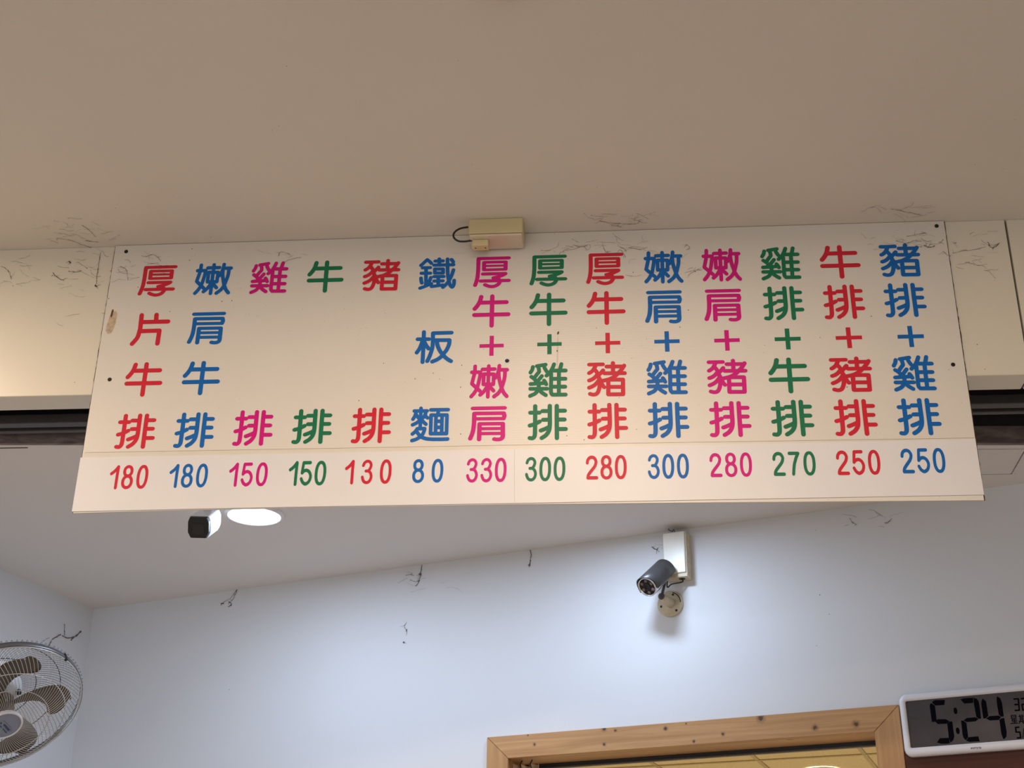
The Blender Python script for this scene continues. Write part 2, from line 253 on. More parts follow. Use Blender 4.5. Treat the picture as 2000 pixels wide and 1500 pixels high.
GLYPHS = {
 'tender': [(3.9,4.1,[(-29.5,34.4),(-29.6,32.1),(-29.6,29.8),(-29.7,27.5),(-29.8,25.2),(-29.9,22.9),(-30.2,20.6),(-30.5,18.3),(-30.9,16.0),(-31.4,13.6),(-31.9,11.3),(-32.4,9.1),(-32.8,6.9),(-33.3,4.9),(-33.7,2.9),(-34.1,1.1),(-34.5,-0.8),(-34.9,-2.6),(-35.3,-4.5)]), (3.9,4.1,[(-35.3,-4.5),(-25.6,-14.2),(-18.5,-21.3)]), (3.9,4.1,[(-18.6,20.9),(-18.6,19.6),(-18.7,18.3),(-18.7,17.1),(-18.8,15.8),(-18.9,14.2),(-19.1,12.4),(-19.4,10.0),(-19.9,7.3),(-20.4,4.4),(-20.9,1.4),(-21.4,-1.4),(-21.9,-3.9),(-22.3,-6.1),(-22.7,-8.0),(-23.2,-9.8),(-23.6,-11.5),(-24.1,-13.2),(-24.7,-14.9),(-25.5,-16.7),(-26.2,-18.5),(-27.1,-20.2),(-28.0,-21.9),(-28.9,-23.6),(-29.8,-25.1),(-30.8,-26.6),(-31.8,-28.0),(-32.8,-29.2),(-33.9,-30.5),(-34.9,-31.8),(-36.0,-33.1)]), (3.9,4.1,[(-36.1,21.1),(-18.3,20.9)]), (3.9,4.1,[(-14.4,27.0),(10.8,27.2)]), (3.9,4.1,[(-11.4,16.4),(9.2,15.7),(8.4,-6.9),(-11.8,-6.5),(-11.4,16.4)]), (3.9,4.1,[(-1.6,34.2),(-2.0,-1.3),(-2.2,-34.4)]), (3.9,4.1,[(-2.9,-9.7),(-3.9,-11.5),(-4.9,-13.3),(-6.0,-15.1),(-7.0,-16.9),(-8.0,-18.5),(-8.9,-20.0),(-9.7,-21.2),(-10.5,-22.3),(-11.3,-23.2),(-12.1,-24.0),(-12.8,-24.9),(-13.6,-25.7),(-14.3,-26.4),(-15.0,-27.1),(-15.7,-27.8),(-16.5,-28.4),(-17.2,-29.1),(-17.9,-29.7)]), (3.9,4.1,[(0.4,-10.5),(1.3,-11.6),(2.1,-12.7),(2.9,-13.8),(3.7,-14.9),(4.5,-15.9),(5.3,-16.8),(6.0,-17.7),(6.6,-18.4),(7.2,-19.1),(7.8,-19.8),(8.4,-20.5),(9.1,-21.2)]), (3.9,4.1,[(20.1,34.4),(19.9,32.8),(19.8,31.1),(19.6,29.5),(19.4,27.8),(19.2,26.1),(18.9,24.3),(18.4,22.2),(17.8,20.0),(17.2,17.7),(16.5,15.5),(15.9,13.5),(15.3,11.9),(14.8,10.7),(14.3,9.8),(13.8,9.2),(13.3,8.6),(12.8,8.1),(12.3,7.4)]), (3.9,4.1,[(19.7,25.2),(36.1,25.0)]), (3.9,4.1,[(31.8,23.8),(31.8,21.2),(31.7,18.5),(31.7,15.8),(31.6,13.2),(31.5,10.6),(31.2,8.1),(30.9,5.7),(30.4,3.3),(29.9,1.0),(29.3,-1.3),(28.7,-3.4),(28.2,-5.5),(27.7,-7.5),(27.2,-9.4),(26.7,-11.3),(26.2,-13.0),(25.6,-14.8),(24.9,-16.5),(24.2,-18.2),(23.5,-19.8),(22.6,-21.5),(21.7,-23.0),(20.7,-24.6),(19.5,-26.1),(18.2,-27.5),(16.7,-28.9),(15.2,-30.2),(13.5,-31.5),(11.9,-32.9),(10.3,-34.2)]), (3.9,4.1,[(18.8,21.6),(18.9,19.4),(19.0,17.2),(19.1,15.0),(19.3,12.8),(19.5,10.6),(19.7,8.5),(20.0,6.4),(20.3,4.4),(20.7,2.5),(21.1,0.6),(21.6,-1.4),(22.1,-3.4),(22.6,-5.4),(23.1,-7.6),(23.7,-9.7),(24.3,-11.8),(24.9,-13.9),(25.5,-15.9),(26.2,-17.8),(26.9,-19.6),(27.7,-21.4),(28.5,-23.2),(29.3,-24.8),(30.2,-26.4),(31.1,-27.8),(32.0,-29.2),(33.0,-30.4),(34.0,-31.6),(35.1,-32.8),(36.0,-34.0)])],
 'chicken': [(4.0,4.0,[(-30.7,29.4),(-30.9,28.3),(-31.2,27.2),(-31.4,26.2),(-31.6,25.1),(-31.9,24.0),(-32.3,23.0),(-32.7,22.0),(-33.2,21.0),(-33.8,20.0),(-34.4,19.0),(-35.0,18.0),(-35.6,17.0)]), (4.0,4.0,[(-22.7,31.0),(-4.7,33.9)]), (4.0,4.0,[(-19.3,28.2),(-19.1,27.3),(-19.0,26.5),(-18.8,25.7),(-18.6,24.9),(-18.5,24.1),(-18.4,23.3),(-18.3,22.4),(-18.2,21.6),(-18.1,20.8),(-18.1,20.0),(-18.0,19.2),(-18.0,18.4)]), (4.0,4.0,[(-18.8,17.2),(-19.4,16.5),(-19.9,15.9),(-20.5,15.3),(-21.0,14.6),(-21.6,13.8),(-22.2,13.0),(-22.9,12.1),(-23.7,11.0),(-24.4,9.9),(-25.2,8.7),(-26.0,7.6),(-26.8,6.5)]), (4.0,4.0,[(-7.3,27.9),(-6.9,27.0),(-6.6,26.2),(-6.2,25.4),(-5.8,24.5),(-5.4,23.7),(-5.0,22.9),(-4.6,22.2),(-4.2,21.4),(-3.8,20.7),(-3.3,20.0),(-2.9,19.3),(-2.5,18.6)]), (4.0,4.0,[(-33.9,7.8),(-32.9,7.1),(-31.9,6.3),(-30.9,5.6),(-29.9,4.8),(-28.9,4.0),(-28.0,3.1),(-27.0,2.2),(-26.2,1.1),(-25.3,0.0),(-24.5,-1.1),(-23.6,-2.2),(-22.7,-3.3)]), (4.0,4.0,[(-12.3,8.8),(-13.1,7.8),(-13.9,6.7),(-14.7,5.7),(-15.5,4.6),(-16.3,3.6),(-17.1,2.6),(-18.0,1.5),(-18.8,0.5),(-19.6,-0.5),(-20.5,-1.5),(-21.4,-2.5),(-22.2,-3.3),(-23.0,-4.1),(-23.9,-4.8),(-24.7,-5.4),(-25.5,-6.0),(-26.4,-6.5),(-27.2,-7.1)]), (4.0,4.0,[(-35.4,-8.2),(-7.7,-6.7)]), (4.0,4.0,[(-7.8,-1.3),(-7.4,-1.9),(-7.0,-2.5),(-6.6,-3.1),(-6.2,-3.7),(-5.8,-4.3),(-5.4,-5.0),(-5.1,-5.7),(-4.8,-6.4),(-4.4,-7.2),(-4.1,-8.0),(-3.8,-8.8),(-3.4,-9.5)]), (4.0,4.0,[(-35.7,-18.7),(-1.6,-19.2)]), (4.0,4.0,[(-18.6,-8.3),(-18.6,-10.0),(-18.6,-11.7),(-18.5,-13.4),(-18.6,-15.1),(-18.7,-16.8),(-19.2,-18.5),(-19.8,-20.2),(-20.6,-22.0),(-21.5,-23.8),(-22.6,-25.5),(-23.8,-27.1),(-25.2,-28.6),(-26.7,-29.8),(-28.4,-30.8),(-30.3,-31.6),(-32.3,-32.5),(-34.2,-33.3),(-36.1,-34.2)]), (4.0,4.0,[(-18.4,-21.5),(-17.2,-22.7),(-16.0,-23.8),(-14.7,-25.0),(-13.5,-26.2),(-12.3,-27.3),(-11.1,-28.3),(-9.9,-29.2),(-8.8,-30.1),(-7.6,-30.9),(-6.5,-31.7),(-5.4,-32.4),(-4.3,-33.2)]), (4.0,4.0,[(12.5,34.1),(12.0,32.7),(11.4,31.2),(10.9,29.8),(10.4,28.4),(9.8,27.0),(9.2,25.6),(8.5,24.2),(7.8,22.8),(7.1,21.4),(6.4,20.0),(5.5,18.6),(4.5,17.2),(3.5,15.9),(2.3,14.6),(1.0,13.3),(-0.3,12.0),(-1.6,10.8),(-2.9,9.5)]), (4.0,4.0,[(6.6,14.1),(6.6,10.7),(6.6,7.2),(6.6,3.8),(6.6,0.4),(6.5,-3.0),(6.5,-6.5),(6.4,-10.1),(6.3,-13.8),(6.2,-17.6),(6.1,-21.2),(6.1,-24.4),(6.3,-26.9),(6.7,-28.7),(7.2,-29.9),(7.8,-30.6),(8.5,-31.2),(9.2,-31.7),(9.8,-32.5)]), (4.0,4.0,[(9.2,-32.5),(35.9,-32.9)]), (4.0,4.0,[(27.5,34.2),(27.1,32.7),(26.7,31.1),(26.4,29.6),(26.0,28.1),(25.6,26.6),(25.2,25.2),(24.8,23.8),(24.3,22.5),(23.9,21.2),(23.4,19.9),(22.9,18.7),(22.5,17.4)]), (4.0,4.0,[(22.5,17.4),(22.3,-6.8),(22.2,-32.7)]), (4.0,4.0,[(7.9,20.3),(36.1,19.8)]), (4.0,4.0,[(6.7,2.1),(35.4,1.8)]), (4.0,4.0,[(6.6,-15.0),(35.0,-15.6)])],
 'pork': [(4.2,4.0,[(-35.1,31.7),(-7.7,31.6)]), (4.2,4.0,[(-21.7,30.5),(-22.5,28.9),(-23.1,27.3),(-23.8,25.7),(-24.6,24.1),(-25.3,22.7),(-26.0,21.4),(-26.7,20.3),(-27.4,19.3),(-28.2,18.5),(-28.9,17.7),(-29.6,17.0),(-30.4,16.3),(-31.2,15.7),(-32.0,15.1),(-32.9,14.6),(-33.7,14.1),(-34.6,13.6),(-35.4,13.1)]), (4.2,4.0,[(-24.1,20.7),(-23.2,19.4),(-22.3,18.1),(-21.4,16.8),(-20.5,15.4),(-19.7,14.1),(-19.0,12.7),(-18.3,11.2),(-17.8,9.8),(-17.3,8.4),(-16.9,6.8),(-16.5,5.2),(-16.1,3.5),(-15.7,1.5),(-15.4,-0.5),(-15.1,-2.7),(-14.9,-5.0),(-14.7,-7.2),(-14.6,-9.3),(-14.7,-11.4),(-14.7,-13.4),(-14.9,-15.5),(-15.2,-17.5),(-15.5,-19.5),(-15.9,-21.3),(-16.4,-23.1),(-17.0,-25.0),(-17.7,-26.7),(-18.4,-28.3),(-19.2,-29.7),(-20.1,-30.9),(-21.1,-31.7),(-22.1,-32.4),(-23.2,-32.8),(-24.3,-33.1),(-25.5,-33.3),(-26.7,-33.4),(-27.8,-33.4),(-29.0,-33.2),(-30.3,-32.8),(-31.5,-32.5),(-32.7,-32.1),(-34.0,-31.7)]), (4.2,4.0,[(-19.0,9.6),(-19.9,8.5),(-20.9,7.3),(-21.8,6.2),(-22.7,5.1),(-23.6,4.0),(-24.6,3.1),(-25.5,2.3),(-26.4,1.5),(-27.3,0.9),(-28.3,0.3),(-29.2,-0.2),(-30.1,-0.7),(-31.0,-1.2),(-31.9,-1.6),(-32.8,-1.9),(-33.7,-2.2),(-34.6,-2.5),(-35.5,-2.8)]), (4.2,4.0,[(-16.5,-3.2),(-17.5,-4.5),(-18.5,-5.9),(-19.5,-7.3),(-20.5,-8.6),(-21.5,-9.8),(-22.6,-10.9),(-23.6,-11.8),(-24.5,-12.7),(-25.5,-13.4),(-26.5,-14.0),(-27.6,-14.7),(-28.6,-15.3),(-29.7,-15.9),(-30.9,-16.4),(-32.1,-17.0),(-33.3,-17.4),(-34.4,-17.9),(-35.6,-18.4)]), (4.2,4.0,[(-7.4,18.5),(-8.2,17.5),(-9.1,16.4),(-9.9,15.4),(-10.8,14.4),(-11.6,13.4),(-12.4,12.5),(-13.2,11.7),(-13.9,11.0),(-14.7,10.3),(-15.4,9.7),(-16.1,9.0),(-16.8,8.4)]), (4.2,4.0,[(-14.2,-0.2),(-13.8,-1.6),(-13.4,-2.9),(-13.0,-4.3),(-12.5,-5.6),(-12.1,-6.9),(-11.6,-8.1),(-11.1,-9.3),(-10.6,-10.5),(-10.0,-11.6),(-9.5,-12.7),(-9.0,-13.7),(-8.4,-14.6),(-8.0,-15.3),(-7.5,-15.9),(-7.1,-16.5),(-6.7,-16.9),(-6.2,-17.4),(-5.8,-18.0)]), (4.2,4.0,[(-0.2,26.5),(29.4,26.1)]), (4.2,4.0,[(12.5,33.9),(12.3,11.9)]), (4.2,4.0,[(-4.8,12.0),(35.6,11.4)]), (4.2,4.0,[(34.8,27.8),(34.0,26.5),(33.1,25.1),(32.3,23.8),(31.5,22.5),(30.7,21.2),(29.8,20.0),(28.9,18.8),(28.1,17.7),(27.2,16.7),(26.3,15.6),(25.3,14.6),(24.2,13.4),(23.1,12.2),(21.9,10.9),(20.7,9.6),(19.3,8.2),(17.9,6.9),(16.4,5.7),(14.8,4.5),(13.1,3.4),(11.2,2.2),(9.3,1.2),(7.4,0.2),(5.4,-0.7),(3.3,-1.4),(1.2,-2.0),(-1.0,-2.5),(-3.3,-3.0),(-5.5,-3.5),(-7.7,-4.0)]), (4.2,4.0,[(2.7,-1.8),(31.8,-2.5),(31.4,-33.9),(2.1,-33.5),(2.7,-1.8)]), (4.2,4.0,[(2.4,-17.5),(31.7,-18.1)])],
 'iron': [(4.0,3.7,[(-23.2,33.1),(-24.6,31.6),(-26.1,30.0),(-27.5,28.5),(-28.9,27.0),(-30.2,25.6),(-31.3,24.4),(-32.3,23.4),(-33.1,22.5),(-33.9,21.8),(-34.6,21.2),(-35.3,20.6),(-36.1,19.9)]), (4.0,3.7,[(-23.0,33.1),(-22.0,32.3),(-21.1,31.4),(-20.1,30.6),(-19.2,29.8),(-18.3,29.0),(-17.5,28.2),(-16.8,27.5),(-16.2,26.8),(-15.6,26.1),(-15.0,25.5),(-14.5,24.8),(-13.9,24.1)]), (4.0,3.7,[(-32.3,14.1),(-15.8,13.9)]), (4.0,3.7,[(-24.8,13.5),(-23.5,-26.1)]), (4.0,3.7,[(-34.3,1.2),(-15.0,0.8)]), (4.0,3.7,[(-34.6,-10.3),(-34.5,-11.5),(-34.3,-12.7),(-34.2,-13.9),(-34.0,-15.1),(-33.8,-16.2),(-33.7,-17.2),(-33.5,-18.1),(-33.2,-18.9),(-33.0,-19.7),(-32.8,-20.4),(-32.5,-21.1),(-32.3,-21.9)]), (4.0,3.7,[(-13.8,-9.6),(-14.1,-10.8),(-14.4,-11.9),(-14.7,-13.0),(-15.1,-14.2),(-15.4,-15.3),(-15.8,-16.5),(-16.2,-17.7),(-16.6,-18.8),(-17.1,-20.0),(-17.5,-21.2),(-18.0,-22.4),(-18.4,-23.6)]), (4.0,3.7,[(-35.6,-33.9),(-34.0,-33.3),(-32.6,-32.8),(-31.2,-32.2),(-29.7,-31.7),(-28.0,-31.0),(-26.2,-30.3),(-24.1,-29.4),(-21.8,-28.4),(-19.4,-27.4),(-16.9,-26.3),(-14.5,-25.2),(-12.0,-24.1)]), (4.0,3.7,[(2.7,33.9),(3.2,20.6)]), (4.0,3.7,[(-6.0,29.2),(10.9,29.0)]), (4.0,3.7,[(-7.9,19.5),(33.5,19.2)]), (4.0,3.7,[(-6.0,10.3),(11.6,9.7),(12.0,0.3),(-5.6,0.7),(-6.0,10.3)]), (4.0,3.7,[(-6.9,-7.7),(13.6,-8.0)]), (4.0,3.7,[(-6.5,-18.1),(12.2,-18.2)]), (4.0,3.7,[(2.1,-9.2),(2.8,-28.9)]), (4.0,3.7,[(-11.2,-30.7),(12.3,-27.9)]), (4.0,3.7,[(20.3,33.3),(20.4,29.1),(20.6,24.7),(20.7,20.4),(20.9,16.2),(21.0,12.2),(21.2,8.7),(21.4,5.7),(21.6,3.0),(21.8,0.6),(22.0,-1.6),(22.2,-3.7),(22.4,-5.8),(22.7,-8.0),(23.1,-10.1),(23.4,-12.1),(23.8,-14.0),(24.2,-15.9),(24.6,-17.8),(25.0,-19.6),(25.4,-21.4),(25.9,-23.1),(26.3,-24.8),(26.9,-26.3),(27.5,-27.7),(28.2,-29.0),(29.0,-30.3),(29.8,-31.5),(30.7,-32.5),(31.5,-33.1),(32.2,-33.4),(32.9,-33.2),(33.5,-32.6),(34.1,-31.6),(34.7,-30.5),(35.1,-29.2),(35.5,-27.9),(35.8,-26.5),(35.9,-24.9),(36.0,-23.2),(36.0,-21.3),(36.0,-19.5),(36.1,-17.8)]), (4.0,3.7,[(28.7,31.7),(29.1,31.3),(29.4,30.8),(29.8,30.4),(30.2,30.0),(30.5,29.5),(30.8,29.0),(31.2,28.4),(31.5,27.8),(31.8,27.2),(32.1,26.5),(32.4,25.9),(32.7,25.2)]), (4.0,3.7,[(33.6,7.0),(33.2,5.3),(32.8,3.6),(32.4,1.9),(32.0,0.1),(31.6,-1.6),(31.0,-3.5),(30.3,-5.5),(29.6,-7.6),(28.8,-9.8),(28.0,-11.9),(27.1,-13.9),(26.2,-15.8),(25.4,-17.5),(24.6,-19.1),(23.7,-20.6),(22.8,-22.0),(21.8,-23.4),(20.8,-24.8),(19.6,-26.3),(18.3,-27.7),(16.9,-29.2),(15.5,-30.6),(14.1,-32.0),(12.7,-33.4)])],
 'plate': [(4.3,4.2,[(-34.9,18.0),(-11.4,17.6)]), (4.3,4.2,[(-22.6,34.2),(-22.3,0.6),(-22.7,-34.2)]), (4.3,4.2,[(-24.3,15.1),(-24.8,13.4),(-25.3,11.6),(-25.8,9.8),(-26.2,8.0),(-26.7,6.2),(-27.3,4.5),(-27.8,2.9),(-28.4,1.3),(-28.9,-0.3),(-29.5,-1.8),(-30.2,-3.3),(-30.8,-4.8),(-31.5,-6.2),(-32.3,-7.5),(-33.1,-8.7),(-33.9,-10.0),(-34.7,-11.2),(-35.5,-12.5)]), (4.3,4.2,[(-21.4,12.5),(-20.6,10.9),(-19.8,9.3),(-19.0,7.6),(-18.1,6.0),(-17.3,4.4),(-16.5,3.0),(-15.7,1.7),(-14.8,0.5),(-14.0,-0.7),(-13.1,-1.8),(-12.3,-2.9),(-11.4,-4.0)]), (4.3,4.2,[(34.7,31.1),(-3.4,31.1)]), (4.3,4.2,[(-3.7,30.7),(-3.6,27.1),(-3.5,23.3),(-3.4,19.6),(-3.3,16.0),(-3.2,12.6),(-3.2,9.5),(-3.3,6.9),(-3.3,4.5),(-3.5,2.4),(-3.6,0.4),(-3.8,-1.6),(-4.1,-3.6),(-4.5,-5.8),(-4.9,-7.9),(-5.4,-10.0),(-6.0,-12.1),(-6.5,-14.1),(-7.0,-16.0),(-7.6,-17.9),(-8.1,-19.7),(-8.7,-21.4),(-9.2,-23.0),(-9.8,-24.5),(-10.3,-25.9),(-10.8,-27.2),(-11.3,-28.3),(-11.7,-29.3),(-12.2,-30.2),(-12.7,-31.2),(-13.1,-32.2)]), (4.3,4.2,[(0.5,14.8),(31.0,14.3)]), (4.3,4.2,[(31.0,14.1),(30.9,12.6),(30.9,11.1),(30.9,9.6),(30.9,8.1),(30.7,6.5),(30.4,4.9),(30.0,3.1),(29.4,1.1),(28.8,-0.9),(28.0,-2.8),(27.3,-4.7),(26.6,-6.3),(25.9,-7.7),(25.3,-8.8),(24.6,-9.9),(23.9,-10.8),(23.1,-11.9),(22.3,-13.1),(21.5,-14.4),(20.6,-15.8),(19.7,-17.3),(18.7,-18.8),(17.6,-20.3),(16.5,-21.6),(15.2,-23.0),(13.8,-24.2),(12.4,-25.5),(10.9,-26.7),(9.4,-27.8),(7.8,-28.9),(6.1,-29.8),(4.4,-30.7),(2.6,-31.4),(0.8,-32.2),(-1.0,-32.9),(-2.8,-33.7)]), (4.3,4.2,[(5.1,14.3),(5.3,12.6),(5.4,10.8),(5.6,9.1),(5.8,7.3),(6.1,5.5),(6.6,3.6),(7.2,1.7),(7.9,-0.3),(8.7,-2.4),(9.6,-4.4),(10.5,-6.5),(11.5,-8.4),(12.6,-10.3),(13.7,-12.2),(14.9,-14.0),(16.1,-15.8),(17.4,-17.6),(18.6,-19.2),(19.9,-20.8),(21.2,-22.2),(22.6,-23.6),(24.0,-25.0),(25.4,-26.3),(26.8,-27.5),(28.2,-28.7),(29.6,-29.7),(31.1,-30.7),(32.5,-31.7),(34.0,-32.6),(35.5,-33.6)])],
 'noodle': [(3.7,3.8,[(-33.4,29.2),(-7.5,28.9)]), (3.7,3.8,[(-20.1,34.9),(-20.1,13.3),(-20.1,-8.7)]), (3.7,3.8,[(-29.4,26.7),(-29.9,25.0),(-30.3,23.4),(-30.7,21.7),(-31.1,20.1),(-31.6,18.5),(-32.1,17.1),(-32.6,16.0),(-33.1,14.9),(-33.7,14.0),(-34.3,13.1),(-34.8,12.2),(-35.4,11.2)]), (3.7,3.8,[(-30.4,23.7),(-29.9,22.7),(-29.4,21.6),(-28.8,20.6),(-28.3,19.6),(-27.7,18.6),(-27.1,17.6),(-26.5,16.8),(-25.8,15.9),(-25.1,15.1),(-24.5,14.3),(-23.8,13.6),(-23.1,12.8)]), (3.7,3.8,[(-9.8,25.6),(-10.3,24.2),(-10.7,22.8),(-11.2,21.4),(-11.7,20.0),(-12.2,18.6),(-12.8,17.3),(-13.5,16.1),(-14.4,15.0),(-15.3,14.0),(-16.2,13.0),(-17.1,11.9),(-18.0,10.9)]), (3.7,3.8,[(-10.9,25.1),(-10.8,23.7),(-10.8,22.3),(-10.7,20.9),(-10.6,19.6),(-10.4,18.3),(-10.1,17.3),(-9.5,16.4),(-8.9,15.7),(-8.1,15.1),(-7.3,14.6),(-6.5,14.1),(-5.8,13.5)]), (3.7,3.8,[(-21.2,8.6),(-22.4,7.6),(-23.5,6.5),(-24.7,5.5),(-25.8,4.5),(-27.0,3.6),(-28.1,2.7),(-29.3,2.0),(-30.6,1.4),(-31.8,0.8),(-33.1,0.2),(-34.3,-0.4),(-35.6,-1.0)]), (3.7,3.8,[(-16.8,7.9),(-16.1,7.1),(-15.5,6.4),(-14.8,5.7),(-14.1,5.0),(-13.5,4.3),(-12.8,3.6),(-12.1,2.9),(-11.5,2.3),(-10.8,1.7),(-10.1,1.1),(-9.5,0.5),(-8.8,-0.2)]), (3.7,3.8,[(-25.7,-9.5),(-26.3,-10.5),(-26.9,-11.6),(-27.5,-12.6),(-28.1,-13.7),(-28.8,-14.7),(-29.5,-15.6),(-30.4,-16.6),(-31.3,-17.4),(-32.2,-18.3),(-33.2,-19.1),(-34.1,-20.0),(-35.1,-20.8)]), (3.7,3.8,[(-25.7,-9.5),(-10.9,-9.5)]), (3.7,3.8,[(-10.9,-9.8),(-11.1,-10.7),(-11.2,-11.6),(-11.3,-12.4),(-11.5,-13.3),(-11.7,-14.3),(-12.0,-15.4),(-12.4,-16.7),(-12.9,-18.0),(-13.5,-19.5),(-14.1,-21.0),(-14.8,-22.4),(-15.5,-23.6),(-16.4,-24.7),(-17.4,-25.7),(-18.5,-26.6),(-19.7,-27.5),(-20.8,-28.3),(-21.9,-29.1),(-22.8,-29.8),(-23.8,-30.4),(-24.7,-31.0),(-25.7,-31.5),(-26.7,-32.0),(-27.7,-32.5),(-28.9,-33.0),(-30.1,-33.4),(-31.4,-33.7),(-32.7,-34.1),(-34.0,-34.5),(-35.3,-34.9)]), (3.7,3.8,[(-26.2,-16.3),(-25.6,-17.3),(-24.9,-18.3),(-24.3,-19.3),(-23.6,-20.3),(-22.9,-21.3),(-22.1,-22.3),(-21.3,-23.2),(-20.5,-24.2),(-19.6,-25.2),(-18.6,-26.1),(-17.6,-26.9),(-16.4,-27.7),(-15.2,-28.4),(-13.8,-29.1),(-12.3,-29.8),(-10.8,-30.3),(-9.2,-30.9),(-7.6,-31.3),(-5.9,-31.7),(-4.3,-32.0),(-2.5,-32.2),(-0.7,-32.4),(1.2,-32.6),(3.4,-32.7),(5.8,-32.9),(8.5,-33.0),(11.3,-33.0),(14.2,-33.1),(17.0,-33.1),(19.8,-33.2),(22.4,-33.2),(25.1,-33.2),(27.7,-33.1),(30.3,-33.1),(32.9,-33.1),(35.6,-33.0)]), (3.7,3.8,[(-0.1,30.8),(34.6,30.5)]), (3.7,3.8,[(15.1,28.7),(14.3,19.1)]), (3.7,3.8,[(0.9,19.4),(32.7,18.9),(33.0,-21.2),(1.2,-20.8),(0.9,19.4)]), (3.7,3.8,[(10.7,18.6),(11.1,-20.6)]), (3.7,3.8,[(22.9,18.3),(23.3,-20.9)]), (3.7,3.8,[(10.7,5.8),(23.0,5.6)]), (3.7,3.8,[(10.9,-7.5),(23.2,-7.6)])],
 'thick': [(4.4,3.8,[(35.0,33.9),(-29.6,34.0)]), (4.4,3.8,[(-29.6,33.8),(-29.7,28.9),(-29.7,23.9),(-29.7,18.9),(-29.7,14.0),(-29.7,9.4),(-29.8,5.1),(-30.0,1.3),(-30.2,-2.2),(-30.4,-5.5),(-30.6,-8.6),(-31.0,-11.5),(-31.4,-14.5),(-31.9,-17.3),(-32.6,-19.9),(-33.3,-22.5),(-34.0,-25.0),(-34.8,-27.4),(-35.5,-30.0)]), (4.4,3.3,[(-17.4,24.6),(28.4,24.3),(28.3,6.5),(-17.5,6.4),(-17.4,24.6)]), (4.4,2.6,[(-17.5,15.9),(28.3,15.6)]), (4.4,3.8,[(-19.7,-3.4),(28.2,-3.6)]), (4.4,3.8,[(28.2,-3.8),(27.7,-4.3),(27.2,-4.7),(26.7,-5.1),(26.1,-5.5),(25.4,-6.0),(24.5,-6.5),(23.4,-7.0),(22.1,-7.6),(20.6,-8.3),(19.1,-8.9),(17.5,-9.5),(16.0,-10.1),(14.3,-10.6),(12.7,-11.1),(10.9,-11.5),(9.2,-11.9),(7.4,-12.3),(5.7,-12.7)]), (4.4,3.8,[(2.9,-13.3),(4.7,-13.7),(6.5,-14.0),(8.4,-14.4),(10.1,-14.8),(11.7,-15.3),(13.0,-15.9),(14.1,-16.7),(14.9,-17.6),(15.6,-18.6),(16.1,-19.7),(16.4,-20.8),(16.6,-21.9),(16.5,-22.9),(16.3,-24.1),(15.8,-25.2),(15.3,-26.3),(14.6,-27.3),(13.9,-28.3),(13.2,-29.1),(12.3,-29.9),(11.4,-30.6),(10.4,-31.2),(9.4,-31.8),(8.2,-32.3),(7.0,-32.8),(5.6,-33.2),(4.1,-33.5),(2.6,-33.8),(1.1,-33.9),(-0.3,-34.0),(-1.6,-33.9),(-3.0,-33.7),(-4.3,-33.4),(-5.7,-33.1),(-6.9,-32.7),(-8.1,-32.3),(-9.3,-31.8),(-10.4,-31.3),(-11.5,-30.8),(-12.5,-30.3),(-13.5,-29.7),(-14.6,-29.2)]), (4.4,3.8,[(-23.8,-20.1),(35.5,-20.4)])],
 'shoulder': [(4.5,3.9,[(-30.3,33.6),(33.9,33.5)]), (4.5,3.9,[(-27.0,22.4),(-27.1,18.1),(-27.1,13.6),(-27.1,9.1),(-27.1,4.8),(-27.2,0.8),(-27.4,-2.8),(-27.6,-5.8),(-27.8,-8.4),(-28.1,-10.8),(-28.4,-12.9),(-28.8,-15.1),(-29.3,-17.3),(-29.9,-19.6),(-30.6,-21.9),(-31.4,-24.2),(-32.3,-26.4),(-33.1,-28.7),(-33.9,-30.9)]), (4.5,3.9,[(-27.0,22.7),(32.3,22.1)]), (4.5,3.9,[(31.8,22.1),(32.1,21.2),(32.5,20.3),(32.8,19.5),(33.2,18.6),(33.4,17.7),(33.5,16.7),(33.4,15.8),(33.2,14.7),(32.9,13.7),(32.5,12.7),(32.2,11.6),(31.9,10.6)]), (4.5,3.6,[(31.9,10.6),(-26.5,11.1)]), (4.5,3.9,[(-15.9,0.1),(-16.2,-32.9)]), (4.5,3.7,[(-15.9,0.2),(30.6,-0.2)]), (4.5,3.9,[(30.8,-0.4),(30.8,-3.2),(30.8,-6.2),(30.9,-9.1),(30.9,-11.9),(30.9,-14.6),(30.9,-17.2),(30.9,-19.5),(31.0,-21.8),(31.1,-23.9),(31.1,-25.9),(30.9,-27.6),(30.6,-29.1),(30.1,-30.3),(29.4,-31.2),(28.6,-31.8),(27.7,-32.3),(26.7,-32.7),(25.8,-33.1),(24.7,-33.4),(23.6,-33.5),(22.5,-33.6),(21.3,-33.6),(20.2,-33.5),(19.1,-33.5),(18.2,-33.5),(17.4,-33.3),(16.5,-33.2),(15.8,-33.0),(15.0,-32.9),(14.2,-32.7)]), (4.5,3.2,[(-15.5,-10.2),(30.5,-10.6)]), (4.5,3.4,[(-15.8,-20.5),(30.7,-20.9)])],
